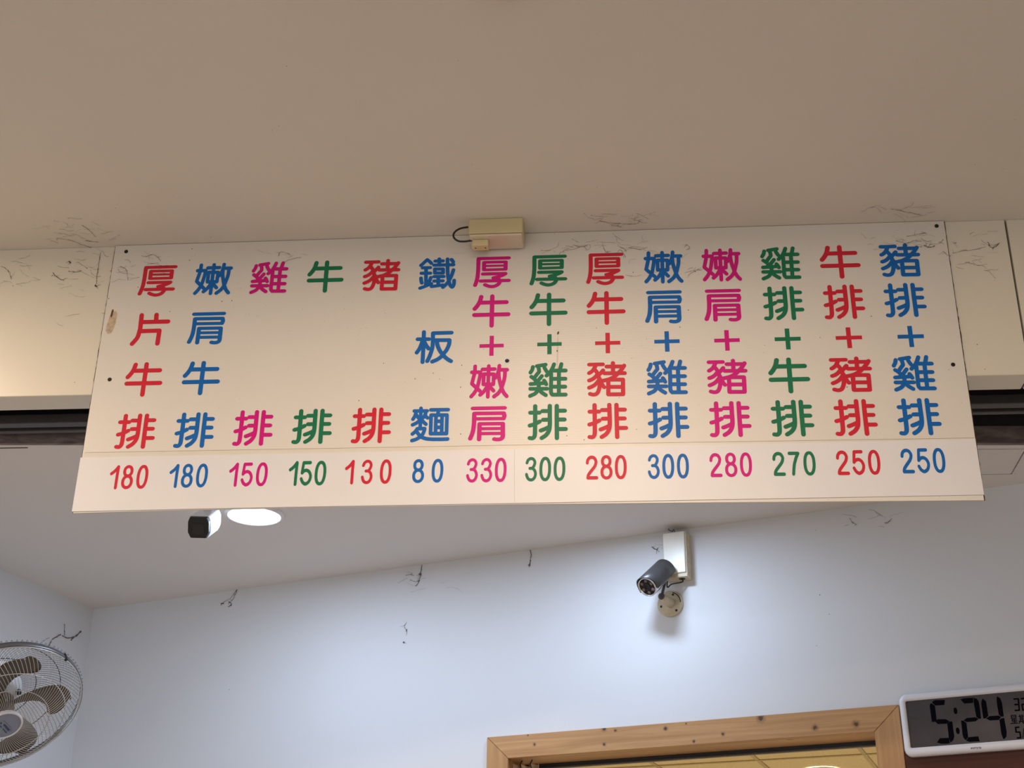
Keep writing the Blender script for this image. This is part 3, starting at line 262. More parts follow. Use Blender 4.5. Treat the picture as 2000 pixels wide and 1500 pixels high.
 'cutlet': [(4.4,4.1,[(-25.5,34.0),(-25.4,10.0),(-25.6,-21.1)]), (4.4,4.1,[(-25.6,-20.5),(-25.7,-21.9),(-25.7,-23.4),(-25.8,-24.8),(-25.9,-26.2),(-26.1,-27.5),(-26.4,-28.7),(-26.8,-29.7),(-27.3,-30.6),(-28.0,-31.5),(-28.7,-32.2),(-29.4,-32.8),(-30.2,-33.2),(-31.1,-33.5),(-32.0,-33.5),(-33.0,-33.3),(-34.0,-33.2),(-35.1,-33.0),(-36.1,-32.8)]), (4.4,4.1,[(-35.4,20.2),(-16.8,20.0)]), (4.4,4.1,[(-36.1,-6.8),(-34.5,-6.4),(-33.0,-6.0),(-31.4,-5.6),(-29.9,-5.2),(-28.3,-4.7),(-26.7,-4.1),(-25.0,-3.4),(-23.3,-2.5),(-21.6,-1.6),(-19.8,-0.6),(-18.1,0.3),(-16.3,1.3)]), (4.4,4.1,[(4.1,33.9),(4.1,30.8),(4.1,27.8),(4.2,24.8),(4.2,21.7),(4.2,18.6),(4.2,15.2),(4.2,11.6),(4.3,7.7),(4.3,3.6),(4.4,-0.3),(4.3,-4.0),(4.2,-7.1),(4.0,-9.7),(3.8,-11.9),(3.5,-13.8),(3.2,-15.5),(2.8,-17.1),(2.2,-18.8),(1.5,-20.4),(0.7,-22.0),(-0.2,-23.4),(-1.2,-24.8),(-2.3,-26.1),(-3.4,-27.4),(-4.7,-28.5),(-6.1,-29.6),(-7.6,-30.5),(-9.1,-31.4),(-10.6,-32.4),(-12.0,-33.3)]), (4.4,4.1,[(-10.5,23.2),(3.7,23.0)]), (4.4,4.1,[(-9.3,4.8),(3.0,4.8)]), (4.4,4.1,[(-13.8,-17.6),(-12.4,-17.1),(-11.1,-16.6),(-9.7,-16.1),(-8.4,-15.6),(-7.0,-15.1),(-5.7,-14.5),(-4.3,-13.9),(-2.9,-13.3),(-1.6,-12.6),(-0.2,-11.9),(1.1,-11.3),(2.5,-10.6)]), (4.4,4.1,[(18.3,33.6),(18.2,3.1),(18.5,-34.0)]), (4.4,4.1,[(19.8,23.3),(34.5,23.1)]), (4.4,4.1,[(19.6,4.7),(33.7,4.5)]), (4.4,4.1,[(19.3,-15.2),(36.1,-15.4)])],
 'beef': [(4.7,4.6,[(-21.9,33.1),(-22.3,31.2),(-22.7,29.4),(-23.1,27.5),(-23.5,25.7),(-24.0,23.9),(-24.6,22.1),(-25.3,20.4),(-26.0,18.8),(-26.9,17.1),(-27.7,15.6),(-28.6,14.1),(-29.5,12.7),(-30.4,11.3),(-31.3,10.1),(-32.2,9.0),(-33.1,7.9),(-34.1,6.8),(-35.0,5.7)]), (4.7,4.6,[(-22.9,19.6),(31.3,19.4)]), (4.7,4.6,[(1.4,33.7),(1.3,-1.0),(1.2,-33.7)]), (4.7,4.6,[(-35.3,-8.6),(35.3,-8.7)])],
 'slice': [(4.9,4.9,[(-24.0,33.9),(-22.9,2.2)]), (4.9,4.9,[(-22.9,2.2),(-23.3,-1.1),(-23.8,-4.6),(-24.2,-8.1),(-24.7,-11.4),(-25.2,-14.4),(-25.8,-17.1),(-26.6,-19.2),(-27.4,-21.1),(-28.4,-22.6),(-29.3,-24.0),(-30.3,-25.3),(-31.1,-26.6),(-32.0,-27.8),(-32.8,-29.0),(-33.6,-30.0),(-34.4,-31.1),(-35.2,-32.1),(-36.0,-33.2)]), (4.9,4.9,[(8.6,33.7),(9.5,17.1)]), (4.9,4.9,[(-23.8,17.3),(36.0,17.1)]), (4.9,4.9,[(-22.5,-4.1),(19.7,-3.8)]), (4.9,4.9,[(19.7,-4.3),(19.3,-33.9)])],
 '0': [(2.9,3.2,[(8.6,-0.2),(8.3,-5.9),(7.6,-10.4),(6.6,-14.3),(5.3,-17.4),(3.7,-19.7),(1.8,-21.1),(-0.4,-21.5),(-2.7,-21.0),(-4.5,-19.5),(-6.0,-17.2),(-7.2,-14.0),(-8.1,-10.1),(-8.5,-5.6),(-8.6,0.1),(-8.3,5.7),(-7.7,10.3),(-6.6,14.2),(-5.3,17.4),(-3.7,19.7),(-1.8,21.1),(0.4,21.5),(2.7,21.0),(4.5,19.5),(6.0,17.1),(7.2,13.9),(8.1,10.0),(8.5,5.4),(8.6,-0.2)])],
 '8': [(2.9,3.1,[(7.3,11.9),(7.0,9.5),(6.5,7.5),(5.6,5.7),(4.4,4.3),(3.0,3.2),(1.4,2.5),(-0.3,2.3),(-2.1,2.6),(-3.7,3.3),(-5.1,4.4),(-6.2,5.9),(-7.0,7.8),(-7.5,9.8),(-7.6,12.1),(-7.4,14.4),(-6.9,16.5),(-6.0,18.3),(-4.8,19.7),(-3.4,20.8),(-1.8,21.5),(-0.0,21.7),(1.8,21.4),(3.3,20.7),(4.7,19.6),(5.8,18.1),(6.6,16.2),(7.1,14.2),(7.3,11.9)]), (2.9,3.1,[(8.8,-10.1),(8.6,-12.9),(7.9,-15.4),(6.8,-17.6),(5.5,-19.3),(3.8,-20.6),(1.9,-21.4),(-0.2,-21.7),(-2.3,-21.4),(-4.1,-20.5),(-5.8,-19.1),(-7.1,-17.3),(-8.1,-15.1),(-8.6,-12.6),(-8.8,-9.8),(-8.6,-7.0),(-7.9,-4.5),(-6.9,-2.3),(-5.5,-0.6),(-3.8,0.8),(-1.9,1.6),(0.2,1.8),(2.3,1.5),(4.2,0.6),(5.8,-0.8),(7.1,-2.6),(8.1,-4.8),(8.7,-7.3),(8.8,-10.1)])],
 '2': [(2.8,3.4,[(-9.0,9.6),(-8.9,10.5),(-8.8,11.4),(-8.7,12.3),(-8.6,13.2),(-8.4,14.1),(-8.2,14.9),(-7.7,15.8),(-7.2,16.7),(-6.7,17.5),(-6.0,18.3),(-5.4,19.0),(-4.7,19.6),(-4.0,20.1),(-3.3,20.4),(-2.5,20.7),(-1.7,20.9),(-0.9,21.0),(-0.1,21.0),(0.7,20.9),(1.6,20.7),(2.4,20.4),(3.3,20.1),(4.1,19.6),(4.8,19.0),(5.4,18.3),(6.0,17.4),(6.5,16.4),(7.0,15.4),(7.4,14.5),(7.7,13.6),(7.9,12.7),(7.9,11.9),(8.0,11.2),(7.9,10.4),(7.8,9.6),(7.6,8.7),(7.4,7.8),(7.2,6.8),(6.9,5.7),(6.5,4.7),(6.1,3.6),(5.5,2.6),(4.9,1.5),(4.2,0.5),(3.5,-0.6),(2.6,-1.6),(1.8,-2.7),(1.0,-3.8),(0.2,-4.9),(-0.7,-6.0),(-1.6,-7.1),(-2.5,-8.2),(-3.3,-9.3),(-4.0,-10.3),(-4.7,-11.3),(-5.4,-12.3),(-6.0,-13.2),(-6.5,-14.1),(-6.9,-15.0),(-7.3,-15.9),(-7.6,-16.8),(-7.8,-17.6),(-7.9,-18.4),(-8.0,-19.3),(-8.1,-20.1),(-8.2,-20.9)]), (2.8,3.4,[(-8.2,-20.9),(9.0,-21.0)])],
 '3': [(2.7,3.0,[(-8.0,12.9),(-7.7,13.8),(-7.4,14.8),(-7.1,15.7),(-6.8,16.7),(-6.4,17.5),(-5.9,18.3),(-5.3,19.0),(-4.5,19.7),(-3.6,20.3),(-2.7,20.9),(-1.8,21.3),(-1.0,21.6),(-0.1,21.6),(0.8,21.6),(1.7,21.4),(2.6,21.2),(3.4,20.8),(4.1,20.4),(4.8,19.8),(5.4,19.1),(5.9,18.4),(6.4,17.5),(6.8,16.7),(7.1,15.9),(7.3,15.1),(7.5,14.3),(7.5,13.5),(7.5,12.7),(7.4,11.9),(7.2,11.0),(7.0,10.1),(6.7,9.2),(6.4,8.3),(6.0,7.3),(5.6,6.5),(5.2,5.7),(4.8,5.0),(4.3,4.3),(3.9,3.7),(3.4,3.2),(2.9,2.6),(2.5,2.0)]), (2.7,3.0,[(3.0,1.9),(-2.3,1.7)]), (2.7,3.0,[(2.5,1.9),(3.2,1.3),(3.9,0.8),(4.6,0.2),(5.3,-0.4),(6.0,-1.1),(6.6,-1.9),(7.1,-2.9),(7.6,-4.0),(8.0,-5.2),(8.3,-6.5),(8.6,-7.7),(8.7,-8.9),(8.7,-10.1),(8.6,-11.3),(8.4,-12.6),(8.1,-13.7),(7.7,-14.9),(7.3,-15.9),(6.9,-16.8),(6.4,-17.7),(5.8,-18.5),(5.2,-19.2),(4.6,-19.8),(3.9,-20.4),(3.2,-20.8),(2.5,-21.2),(1.8,-21.4),(1.0,-21.6),(0.2,-21.6),(-0.6,-21.6),(-1.3,-21.5),(-2.1,-21.2),(-2.9,-20.9),(-3.7,-20.5),(-4.5,-20.0),(-5.1,-19.4),(-5.7,-18.7),(-6.2,-17.9),(-6.6,-17.1),(-7.0,-16.2),(-7.4,-15.3),(-7.7,-14.5),(-8.0,-13.8),(-8.2,-13.1),(-8.3,-12.5),(-8.4,-11.8),(-8.6,-11.2),(-8.7,-10.5)])],
 '7': [(2.9,3.4,[(-8.3,21.0),(8.3,20.8)]), (2.9,3.4,[(8.3,20.7),(7.5,18.9),(6.7,17.1),(5.9,15.3),(5.0,13.5),(4.3,11.6),(3.5,9.6),(2.8,7.5),(2.1,5.3),(1.4,3.1),(0.7,0.8),(0.1,-1.6),(-0.4,-4.1),(-0.9,-6.8),(-1.3,-9.5),(-1.7,-12.4),(-2.0,-15.3),(-2.4,-18.2),(-2.7,-21.0)])],
 '5': [(2.7,3.4,[(7.0,21.3),(-6.5,21.2),(-8.4,0.9)]), (2.7,3.4,[(-8.2,1.0),(-7.6,1.7),(-6.9,2.5),(-6.3,3.2),(-5.6,3.9),(-4.9,4.6),(-4.2,5.0),(-3.4,5.4),(-2.6,5.7),(-1.8,5.9),(-1.0,6.0),(-0.1,6.0),(0.7,5.9),(1.6,5.7),(2.4,5.3),(3.3,4.8),(4.2,4.2),(5.0,3.5),(5.7,2.7),(6.4,1.9),(7.0,0.8),(7.5,-0.3),(8.0,-1.4),(8.4,-2.6),(8.7,-3.7),(9.0,-4.7),(9.1,-5.7),(9.2,-6.8),(9.1,-7.8),(9.0,-8.9),(8.9,-10.0),(8.6,-11.2),(8.2,-12.5),(7.8,-13.8),(7.3,-15.1),(6.7,-16.3),(6.0,-17.3),(5.2,-18.2),(4.2,-19.1),(3.1,-20.0),(2.0,-20.6),(0.9,-21.1),(-0.2,-21.3),(-1.1,-21.2),(-2.1,-20.8),(-3.0,-20.2),(-3.9,-19.5),(-4.7,-18.8),(-5.4,-18.2),(-6.0,-17.5),(-6.5,-16.8),(-6.9,-16.0),(-7.3,-15.3),(-7.6,-14.5),(-7.9,-13.9),(-8.2,-13.3),(-8.4,-12.8),(-8.6,-12.4),(-8.8,-11.9),(-9.0,-11.4),(-9.2,-11.0)])],
 '1': [(2.9,3.4,[(-6.4,7.5),(-5.2,8.4),(-4.1,9.3),(-3.0,10.2),(-1.9,11.1),(-0.8,12.1),(0.3,13.2),(1.3,14.5),(2.3,15.8),(3.3,17.2),(4.3,18.7),(5.2,20.2),(6.2,21.6)]), (2.9,3.4,[(6.4,21.3),(5.8,4.3),(5.6,-21.6)])],
}
PLUS = (50.77,45.99,8.94,8.36)
LETTERS = [('thick',0,-0.9722,1.4554,1.002,1.007),
 ('slice',0,-0.9728,1.3395,0.982,1.007),
 ('beef',0,-0.9720,1.2228,0.997,1.032),
 ('cutlet',0,-0.9731,1.1065,1.006,1.022),
 ('tender',1,-0.8515,1.4566,1.003,1.018),
 ('shoulder',1,-0.8531,1.3383,0.996,1.021),
 ('beef',1,-0.8513,1.2230,0.998,1.020),
 ('cutlet',1,-0.8519,1.1065,1.002,1.028),
 ('chicken',2,-0.7305,1.4561,0.994,1.020),
 ('cutlet',2,-0.7314,1.1087,0.995,1.031),
 ('beef',3,-0.6096,1.4550,0.984,1.023),
 ('cutlet',3,-0.6111,1.1095,0.996,1.012),
 ('pork',0,-0.4899,1.4549,0.995,1.015),
 ('cutlet',0,-0.4913,1.1092,0.988,1.025),
 ('iron',1,-0.3711,1.4551,0.995,1.022),
 ('plate',1,-0.3715,1.2822,1.000,1.011),
 ('noodle',1,-0.3728,1.1094,1.004,1.005),
 ('thick',2,-0.2558,1.4537,0.991,1.004),
 ('beef',2,-0.2557,1.3621,0.992,1.019),
 ('+',2,-0.2536,1.2813,0.980,0.994),
 ('tender',2,-0.2568,1.2010,0.992,0.999),
 ('shoulder',2,-0.2584,1.1075,0.994,1.016),
 ('thick',3,-0.1380,1.4539,0.987,1.002),
 ('beef',3,-0.1378,1.3624,0.989,1.021),
 ('+',3,-0.1355,1.2817,0.978,0.991),
 ('chicken',3,-0.1385,1.2012,0.988,1.015),
 ('cutlet',3,-0.1387,1.1089,0.981,1.031),
 ('thick',0,-0.0202,1.4541,0.986,1.016),
 ('beef',0,-0.0195,1.3621,0.999,1.030),
 ('+',0,-0.0173,1.2813,1.003,1.008),
 ('pork',0,-0.0202,1.2008,1.002,1.028),
 ('cutlet',0,-0.0205,1.1086,0.989,1.028),
 ('tender',1,0.1007,1.4549,1.007,1.017),
 ('shoulder',1,0.0979,1.3608,0.999,1.026),
 ('+',1,0.1021,1.2816,1.001,1.006),
 ('chicken',1,0.0989,1.2009,1.012,1.015),
 ('cutlet',1,0.0987,1.1082,0.999,1.025),
 ('tender',2,0.2204,1.4562,1.004,1.026),
 ('shoulder',2,0.2181,1.3610,1.007,1.009),
 ('+',2,0.2222,1.2808,1.002,1.010),
 ('pork',2,0.2189,1.2002,1.010,1.020),
 ('cutlet',2,0.2190,1.1075,1.005,1.014),
 ('chicken',3,0.3405,1.4558,1.010,1.030),
 ('cutlet',3,0.3402,1.3625,1.008,1.035),
 ('+',3,0.3429,1.2806,1.014,1.022),
 ('beef',3,0.3398,1.1995,1.015,1.031),
 ('cutlet',3,0.3394,1.1068,1.017,1.032),
 ('beef',0,0.4617,1.4556,1.025,1.039),
 ('cutlet',0,0.4613,1.3620,1.013,1.045),
 ('+',0,0.4638,1.2802,1.022,1.012),
 ('pork',0,0.4609,1.1989,1.042,1.022),
 ('cutlet',0,0.4607,1.1056,1.017,1.032),
 ('pork',1,0.5834,1.4557,1.033,1.036),
 ('cutlet',1,0.5827,1.3625,1.018,1.034),
 ('+',1,0.5851,1.2796,1.011,1.029),
 ('chicken',1,0.5817,1.1981,1.023,1.024),
 ('cutlet',1,0.5818,1.1046,1.016,1.040)]
PRICES = [('180',0,1.0063,1.036,[-1.0041,-0.9764,-0.9464]),
 ('180',1,1.0069,1.028,[-0.8826,-0.8550,-0.8252]),
 ('150',2,1.0074,1.029,[-0.7618,-0.7342,-0.7044]),
 ('150',3,1.0078,1.059,[-0.6416,-0.6155,-0.5870]),
 ('130',0,1.0086,1.045,[-0.5291,-0.4942,-0.4570]),
 ('80',1,1.0085,1.017,[-0.3925,-0.3546]),
 ('330',2,1.0080,1.036,[-0.2864,-0.2584,-0.2303]),
 ('300',3,1.0083,1.037,[-0.1710,-0.1433,-0.1155]),
 ('280',0,1.0096,1.027,[-0.0524,-0.0244,0.0034]),
 ('300',1,1.0095,1.049,[0.0669,0.0950,0.1232]),
 ('280',2,1.0103,1.025,[0.1864,0.2152,0.2439]),
 ('270',3,1.0105,1.021,[0.3067,0.3359,0.3648]),
 ('250',0,1.0105,1.043,[0.4276,0.4573,0.4869]),
 ('250',1,1.0119,1.044,[0.5494,0.5791,0.6087])]
# ================================================================ ROOM SHELL
def quad(name, pts, mat, label=None, parent=None):
    bm = bmesh.new(); bm.faces.new([bm.verts.new(p) for p in pts]); o = put(name, bm, mat, parent); return struct(o, label)
def slab(name, pts, ext, mat, label=None):
    bm = bmesh.new(); prism(bm, [Vector(p) for p in pts], Vector(ext)); return struct(put(name, bm, mat), label)
XL, XR, YB = -3.4, 3.6, -2.6
slab('ceiling', [(XL, YB, ZF), (XR, YB, ZF), (XR, 2.58, ZF), (XL, 2.58, ZF)], (0, 0, 0.05), M_CEIL, 'beige painted ceiling of the front room above the menu board')
slab('floor', [(XL-.1, YB-.1, 0), (XR+.1, YB-.1, 0), (6.0, 12.0, 0), (XL-.1, 12.0, 0)], (0, 0, -0.05), M_FLOOR)
slab('wall_front', [(XL, YB, 2.65), (XR, YB, 2.65), (XR, YB, ZF), (XL, YB, ZF)], (0, -0.1, 0), M_SHELL, 'lintel over the open shopfront behind the viewer')
# daylight entering by the open shopfront behind the viewer
dl = bpy.data.lights.new('shopfront_daylight', 'AREA'); dl.shape = 'RECTANGLE'; dl.size = 5.0; dl.size_y = 2.4; dl.energy = DAY_W; dl.color = (.96, .98, 1.0)
do = bpy.data.objects.new('shopfront_daylight', dl); col.objects.link(do); do.location = (-.7, YB-.02, 1.35); do.rotation_euler = (math.radians(90), 0, 0)
slab('wall_right', [(XR, YB, 0), (XR, 2.58, 0), (XR, 2.58, ZF), (XR, YB, ZF)], (0.1, 0, 0), M_SHELL)
slab('wall_side', [(XL, YB, 0), (XL, 2.58, 0), (XL, 2.58, ZF), (XL, YB, ZF)], (-0.1, 0, 0), M_SHELL)
# back room ceiling, whose front edge is the rear lip of the shutter slot
cl = on_z(0, 870, ZB); cr = on_z(1950, 870, ZB); ed = (cr-cl).normalized()
eL = cl - ed*.64; eR = cr + ed*.5
LD = Vector((0.2856, 0.9584, 0)).normalized()                # left wall direction
lw0 = C0 - LD*1.36
PB = [Vector((eL.x, eL.y, ZB)), Vector((eR.x, eR.y, ZB))]+[Vector((p.x, p.y, ZB)) for p in (W(3.18, 0, -.02), W(-.05, 0, -.02), C0-LD*.03+Vector((-.05, 0, 0)))]
slab('ceiling', PB, (0, 0, 0.12), M_CEILB, 'grey-white ceiling of the back room behind the menu board')
# left wall
slab('wall_left', [Vector((p.x, p.y, z)) for p, z in ((lw0, 0), (C0, 0), (C0, ZB), (lw0, ZB))], (-0.1, 0.03, 0), M_WALL, 'white wall at the left that carries the fan')
# back wall with the door opening
PO = 0.012
DU0, DU1, DZ = wuv(992, 1479, PO)[0]-.012, wuv(1708, 1431.5, PO)[0]+.012, (wuv(992, 1479, PO)[1]+wuv(1708, 1431.5, PO)[1])/2+.012
UE = 3.2
def wallbox(bm, u0, u1, z0, z1, o0, o1):
    p = [W(u0, z0, o1), W(u1, z0, o1), W(u1, z1, o1), W(u0, z1, o1)]; prism(bm, p, WN*(o0-o1))
bm = bmesh.new()
ring = [(0, 0), (DU0, 0), (DU0, DZ), (DU1, DZ), (DU1, 0), (UE, 0), (UE, ZB), (0, ZB)]
fr = [bm.verts.new(W(u, z, 0)) for u, z in ring]; bk = [bm.verts.new(W(u, z, -0.085)) for u, z in ring]
for L, s in ((fr, 1), (bk, -1)):
    for q in ((0, 1, 2, 7), (2, 3, 6, 7), (3, 4, 5, 6)): bm.faces.new([L[i] for i in (q if s > 0 else q[::-1])])
for i in range(8): bm.faces.new((fr[i], bk[i], bk[(i+1) % 8], fr[(i+1) % 8]))
bmesh.ops.recalc_face_normals(bm, faces=bm.faces)
struct(put('wall_back', bm, M_WALL), 'white back wall with cobwebs, cool lamplight and the wooden doorway')
# right wall of the back room, outside the frame
rr = W(3.2, 0, 0)
slab('wall_right', [Vector((rr.x, 2.60, 0)), Vector((rr.x, rr.y, 0)), Vector((rr.x, rr.y, ZB+.19)), Vector((rr.x, 2.60, ZB+.19))], (0.08, 0, 0), M_WALL)
slab('wall_right', [Vector((rr.x+.08, 2.585, 0)), Vector((XR, 2.585, 0)), Vector((XR, 2.585, ZB-.001)), Vector((rr.x+.08, 2.585, ZB-.001))], (0, .08, 0), M_SHELL)
slab('wall_left', [Vector((XL, 2.60, 0)), Vector((-2.03, 2.60, 0)), Vector((-2.03, 2.60, ZB-.001)), Vector((XL, 2.60, ZB-.001))], (0, .08, 0), M_SHELL)

# ---- fascia over the shutter slot: two laminated panels with a narrow open joint at the right
FY0, FY1 = 2.5045, 2.573
jt = on_y(1964, 428, FY0).x; jb = on_y(2001, 664, FY0).x; jx = (jt+jb)/2
bm = bmesh.new(); box(bm, (XL, FY0, ZB), (jx-.0022, FY1, ZF)); bevel(bm, .0012, 1)
struct(put('trim_1', bm, M_FASCIA), 'cream laminated fascia panel that the menu board is screwed to')
bm = bmesh.new(); box(bm, (jx+.0022, FY0, ZB), (XR, FY1, ZF)); bevel(bm, .0012, 1)
struct(put('trim_2', bm, M_FASCIA), 'cream fascia panel right of the narrow dark joint')
bm = bmesh.new(); box(bm, (jx-.0022, FY0+.012, ZB+.004), (jx+.0022, FY1, ZF)); struct(put('trim_3', bm, M_BLACK), 'dark open joint between the two fascia panels')
# ---- dark slot behind the fascia
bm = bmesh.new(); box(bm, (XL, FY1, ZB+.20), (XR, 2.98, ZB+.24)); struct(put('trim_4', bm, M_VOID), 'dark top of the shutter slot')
root = empty('shutter_track', (0, 2.66, ZB+.03))
def xbox(name, x0, x1, y0, y1, z0, z1, mat, label=None, bv=.0015):
    bm = bmesh.new(); box(bm, (x0, y0, z0), (x1, y1, z1)); bevel(bm, bv, 1); return put(name, bm, mat, root, label=label)
TX0, TX1 = -1.98, 1.36
for (x0, x1) in ((TX0, TX1),):
    xbox('channel', x0, x1, 2.5735, 2.60, ZB+.034, ZB+.115, M_BLACK)
    xbox('guide_bar', x0, x1, 2.668, 2.692, ZB+.012, ZB+.034, M_RAIL2)
    xbox('guide_bar', x0, x1, 2.710, 2.724, ZB+.012, ZB+.028, M_RAIL2)
bm = bmesh.new(); tube(bm, [(TX0, 2.640, ZB+.048), (TX1, 2.640, ZB+.048)], .009, 12); put('roller_rod', bm, M_RAIL, root, True)
xbox('channel', TX0, TX1, 2.604, 2.705, ZB+.062, ZB+.09, M_VOID)
rebase(root); tag(root, 'dark steel shutter track running in the slot behind the menu board', 'shutter track')
# stained wooden board closing the rear of the slot
a, b = eL, eR; nrm = Vector((ed.y, -ed.x, 0))
bm = bmesh.new(); prism(bm, [Vector((a.x, a.y, ZB+.001)), Vector((b.x, b.y, ZB+.001)), Vector((b.x, b.y, ZB+.042)), Vector((a.x, a.y, ZB+.042))], nrm*.010)
struct(put('trim_6', bm, M_OLDWOOD), 'stained dark wooden board along the edge of the back ceiling')

bm = bmesh.new(); prism(bm, [Vector((a.x, a.y, ZB+.0425)), Vector((b.x, b.y, ZB+.0425)), Vector((b.x, b.y, ZB+.199)), Vector((a.x, a.y, ZB+.199))], nrm*.008)  # near-black board added over the ceiling edge so the slot stays dark
struct(put('added_slot_shade_board', bm, M_VOID), 'near-black board added to shade the rear of the shutter slot')

# ---- far room seen through the doorway: suspended ceiling
HT = 1.6+1.47; KS = 1.47/1.192
g1 = Vector((math.cos(math.radians(-16.8)), math.sin(math.radians(-16.8)), 0)); g2 = Vector((-g1.y, g1.x, 0))
gp = on_z(1480, 1485.6, HT)                                   # a crossing of the grid
S = 0.6
root = empty('suspended_ceiling', (gp.x, gp.y, HT)); struct(root, 'warm-lit suspended tile ceiling of the room beyond the doorway')
me_t = None
for i in range(-4, 5):
    for j in range(-8, 4):
        if me_t is None:
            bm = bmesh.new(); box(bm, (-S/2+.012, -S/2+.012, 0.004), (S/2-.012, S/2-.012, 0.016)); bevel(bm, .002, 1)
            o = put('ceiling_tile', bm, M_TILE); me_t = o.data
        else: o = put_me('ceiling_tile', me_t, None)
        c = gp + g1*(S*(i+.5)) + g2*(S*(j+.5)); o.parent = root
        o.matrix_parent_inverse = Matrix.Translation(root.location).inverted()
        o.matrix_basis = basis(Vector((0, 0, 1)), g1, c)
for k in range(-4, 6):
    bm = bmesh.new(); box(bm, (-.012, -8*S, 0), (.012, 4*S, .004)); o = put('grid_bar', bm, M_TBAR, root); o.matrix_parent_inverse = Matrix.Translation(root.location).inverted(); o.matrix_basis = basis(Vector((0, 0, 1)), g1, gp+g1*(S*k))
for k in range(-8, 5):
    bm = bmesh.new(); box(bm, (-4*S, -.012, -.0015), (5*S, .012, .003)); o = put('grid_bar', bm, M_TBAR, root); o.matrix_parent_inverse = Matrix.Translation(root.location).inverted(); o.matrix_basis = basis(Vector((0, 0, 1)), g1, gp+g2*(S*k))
def far(x, y): return gp+g1*x+g2*y
for nm, (p, q) in dict(wall_back=(far(-2.4, 2.4), far(3, 2.4)), wall_left=(far(-2.4, -3.4), far(-2.4, 2.4)), wall_right=(far(3, -3.4), far(3, 2.4))).items():
    d = (q-p).normalized(); n = Vector((-d.y, d.x, 0)) if nm != 'wall_right' else Vector((d.y, -d.x, 0))
    slab(nm, [Vector((p.x, p.y, 0)), Vector((q.x, q.y, 0)), Vector((q.x, q.y, HT+.02)), Vector((p.x, p.y, HT+.02))], n*.08, M_SHELL)

# ================================================================ DOORWAY
root = empty('door_1', W(1.88, 0, 0)); struct(root, 'pine door frame with mitred corners')
ou0, oz0 = wuv(951, 1438, PO); ou1, oz1 = wuv(1755.5, 1378, PO); iu0, iz0 = wuv(992, 1479, PO); iu1, iz1 = wuv(1708, 1431.5, PO)
oz = (oz0+oz1)/2; iz = (iz0+iz1)/2
def bar(name, pts, mat, ext, label=None):
    bm = bmesh.new(); prism(bm, [W(u, z, PO) for u, z in pts], WN*(-ext)); bevel(bm, .0012, 1); return put(name, bm, mat, root, label=label)
bar('door_head', [(ou0+.0004, oz), (ou1-.0004, oz), (iu1-.0004, iz), (iu0+.0004, iz)], M_WOODU, PO)
bar('door_jamb', [(ou0, oz-.0004), (iu0, iz-.0004), (iu0, .01), (ou0, .01)], M_WOODV, PO)
bar('door_jamb', [(ou1, oz-.0004), (iu1, iz-.0004), (iu1, .01), (ou1, .01)], M_WOODV, PO)
def lin(name, u0, u1, z0, z1, o0, o1, mat, label=None):
    bm = bmesh.new(); wallbox(bm, u0, u1, z0, z1, o0, o1); return put(name, bm, mat, root, label=label)
lin('door_lining', iu0, iu1, iz, iz+.0115, -.085, -.0005, M_WOODU)
lin('door_lining', iu0-.0115, iu0, .01, iz, -.085, -.0005, M_WOODV)
lin('door_lining', iu1, iu1+.0115, .01, iz, -.085, -.0005, M_WOODV)
lin('sliding_track', iu0+.001, iu1-.001, iz-.0085, iz, -.094, -.0855, M_BLACK, 'black sliding door track')
lin('track_cover', iu0+.001, iu1-.001, iz-.0125, iz-.009, -.100, -.088, M_RAIL2)
rebase(root)
# reddish-brown board under the clock
bm = bmesh.new(); wallbox(bm, ou1+.0008, ou1+1.0, .01, 1.6+.60, 0.001, 0.012); bevel(bm, .002, 1)
struct(put('trim_7', bm, M_REDWOOD), 'dark reddish-brown wooden board on the wall below the digital clock')
# gathered curtain scrap in the upper left corner of the doorway
root = empty('curtain', W(1.45, 1.6+.60, -.03))
bm = bmesh.new(); n = 26; rows = 9; V = []
u0, zt = wuv(1003, 1486.5, -.03); u1, _ = wuv(1052, 1484, -.03)
for j in range(rows):
    v = []
    for i in range(n+1):
        t = i/n; u = u0+(u1-u0)*t; z = iz-.004-.10*j/(rows-1)-.006*math.sin(t*math.pi)*(1 if j == 0 else .3)
        if j == 0: z -= .004*abs(math.sin(t*9))
        v.append(bm.verts.new(W(u+.003*math.sin(j*1.3), z, -.03+.012*math.sin(t*19+j*.5)+.005*math.sin(t*41+j))))
    V.append(v)
for j in range(rows-1):
    for i in range(n): bm.faces.new((V[j][i], V[j][i+1], V[j+1][i+1], V[j+1][i]))
put('cloth', bm, plain('curtain_cloth', (0.52, 0.38, 0.25), 0.9, var=0.2, scale=60), root, True)
for t in (.35, .75):
    bm = bmesh.new(); uu = u0+(u1-u0)*t; tube(bm, [W(uu, iz, -.03), W(uu-.001, iz-.012, -.018), W(uu+.004, iz-.024, -.014), W(uu+.008, iz-.030, -.016)], .0016, 6); put('hook', bm, M_CABLE, root, True)
rebase(root); tag(root, 'small gathered beige curtain in the top left corner of the doorway', 'curtain')

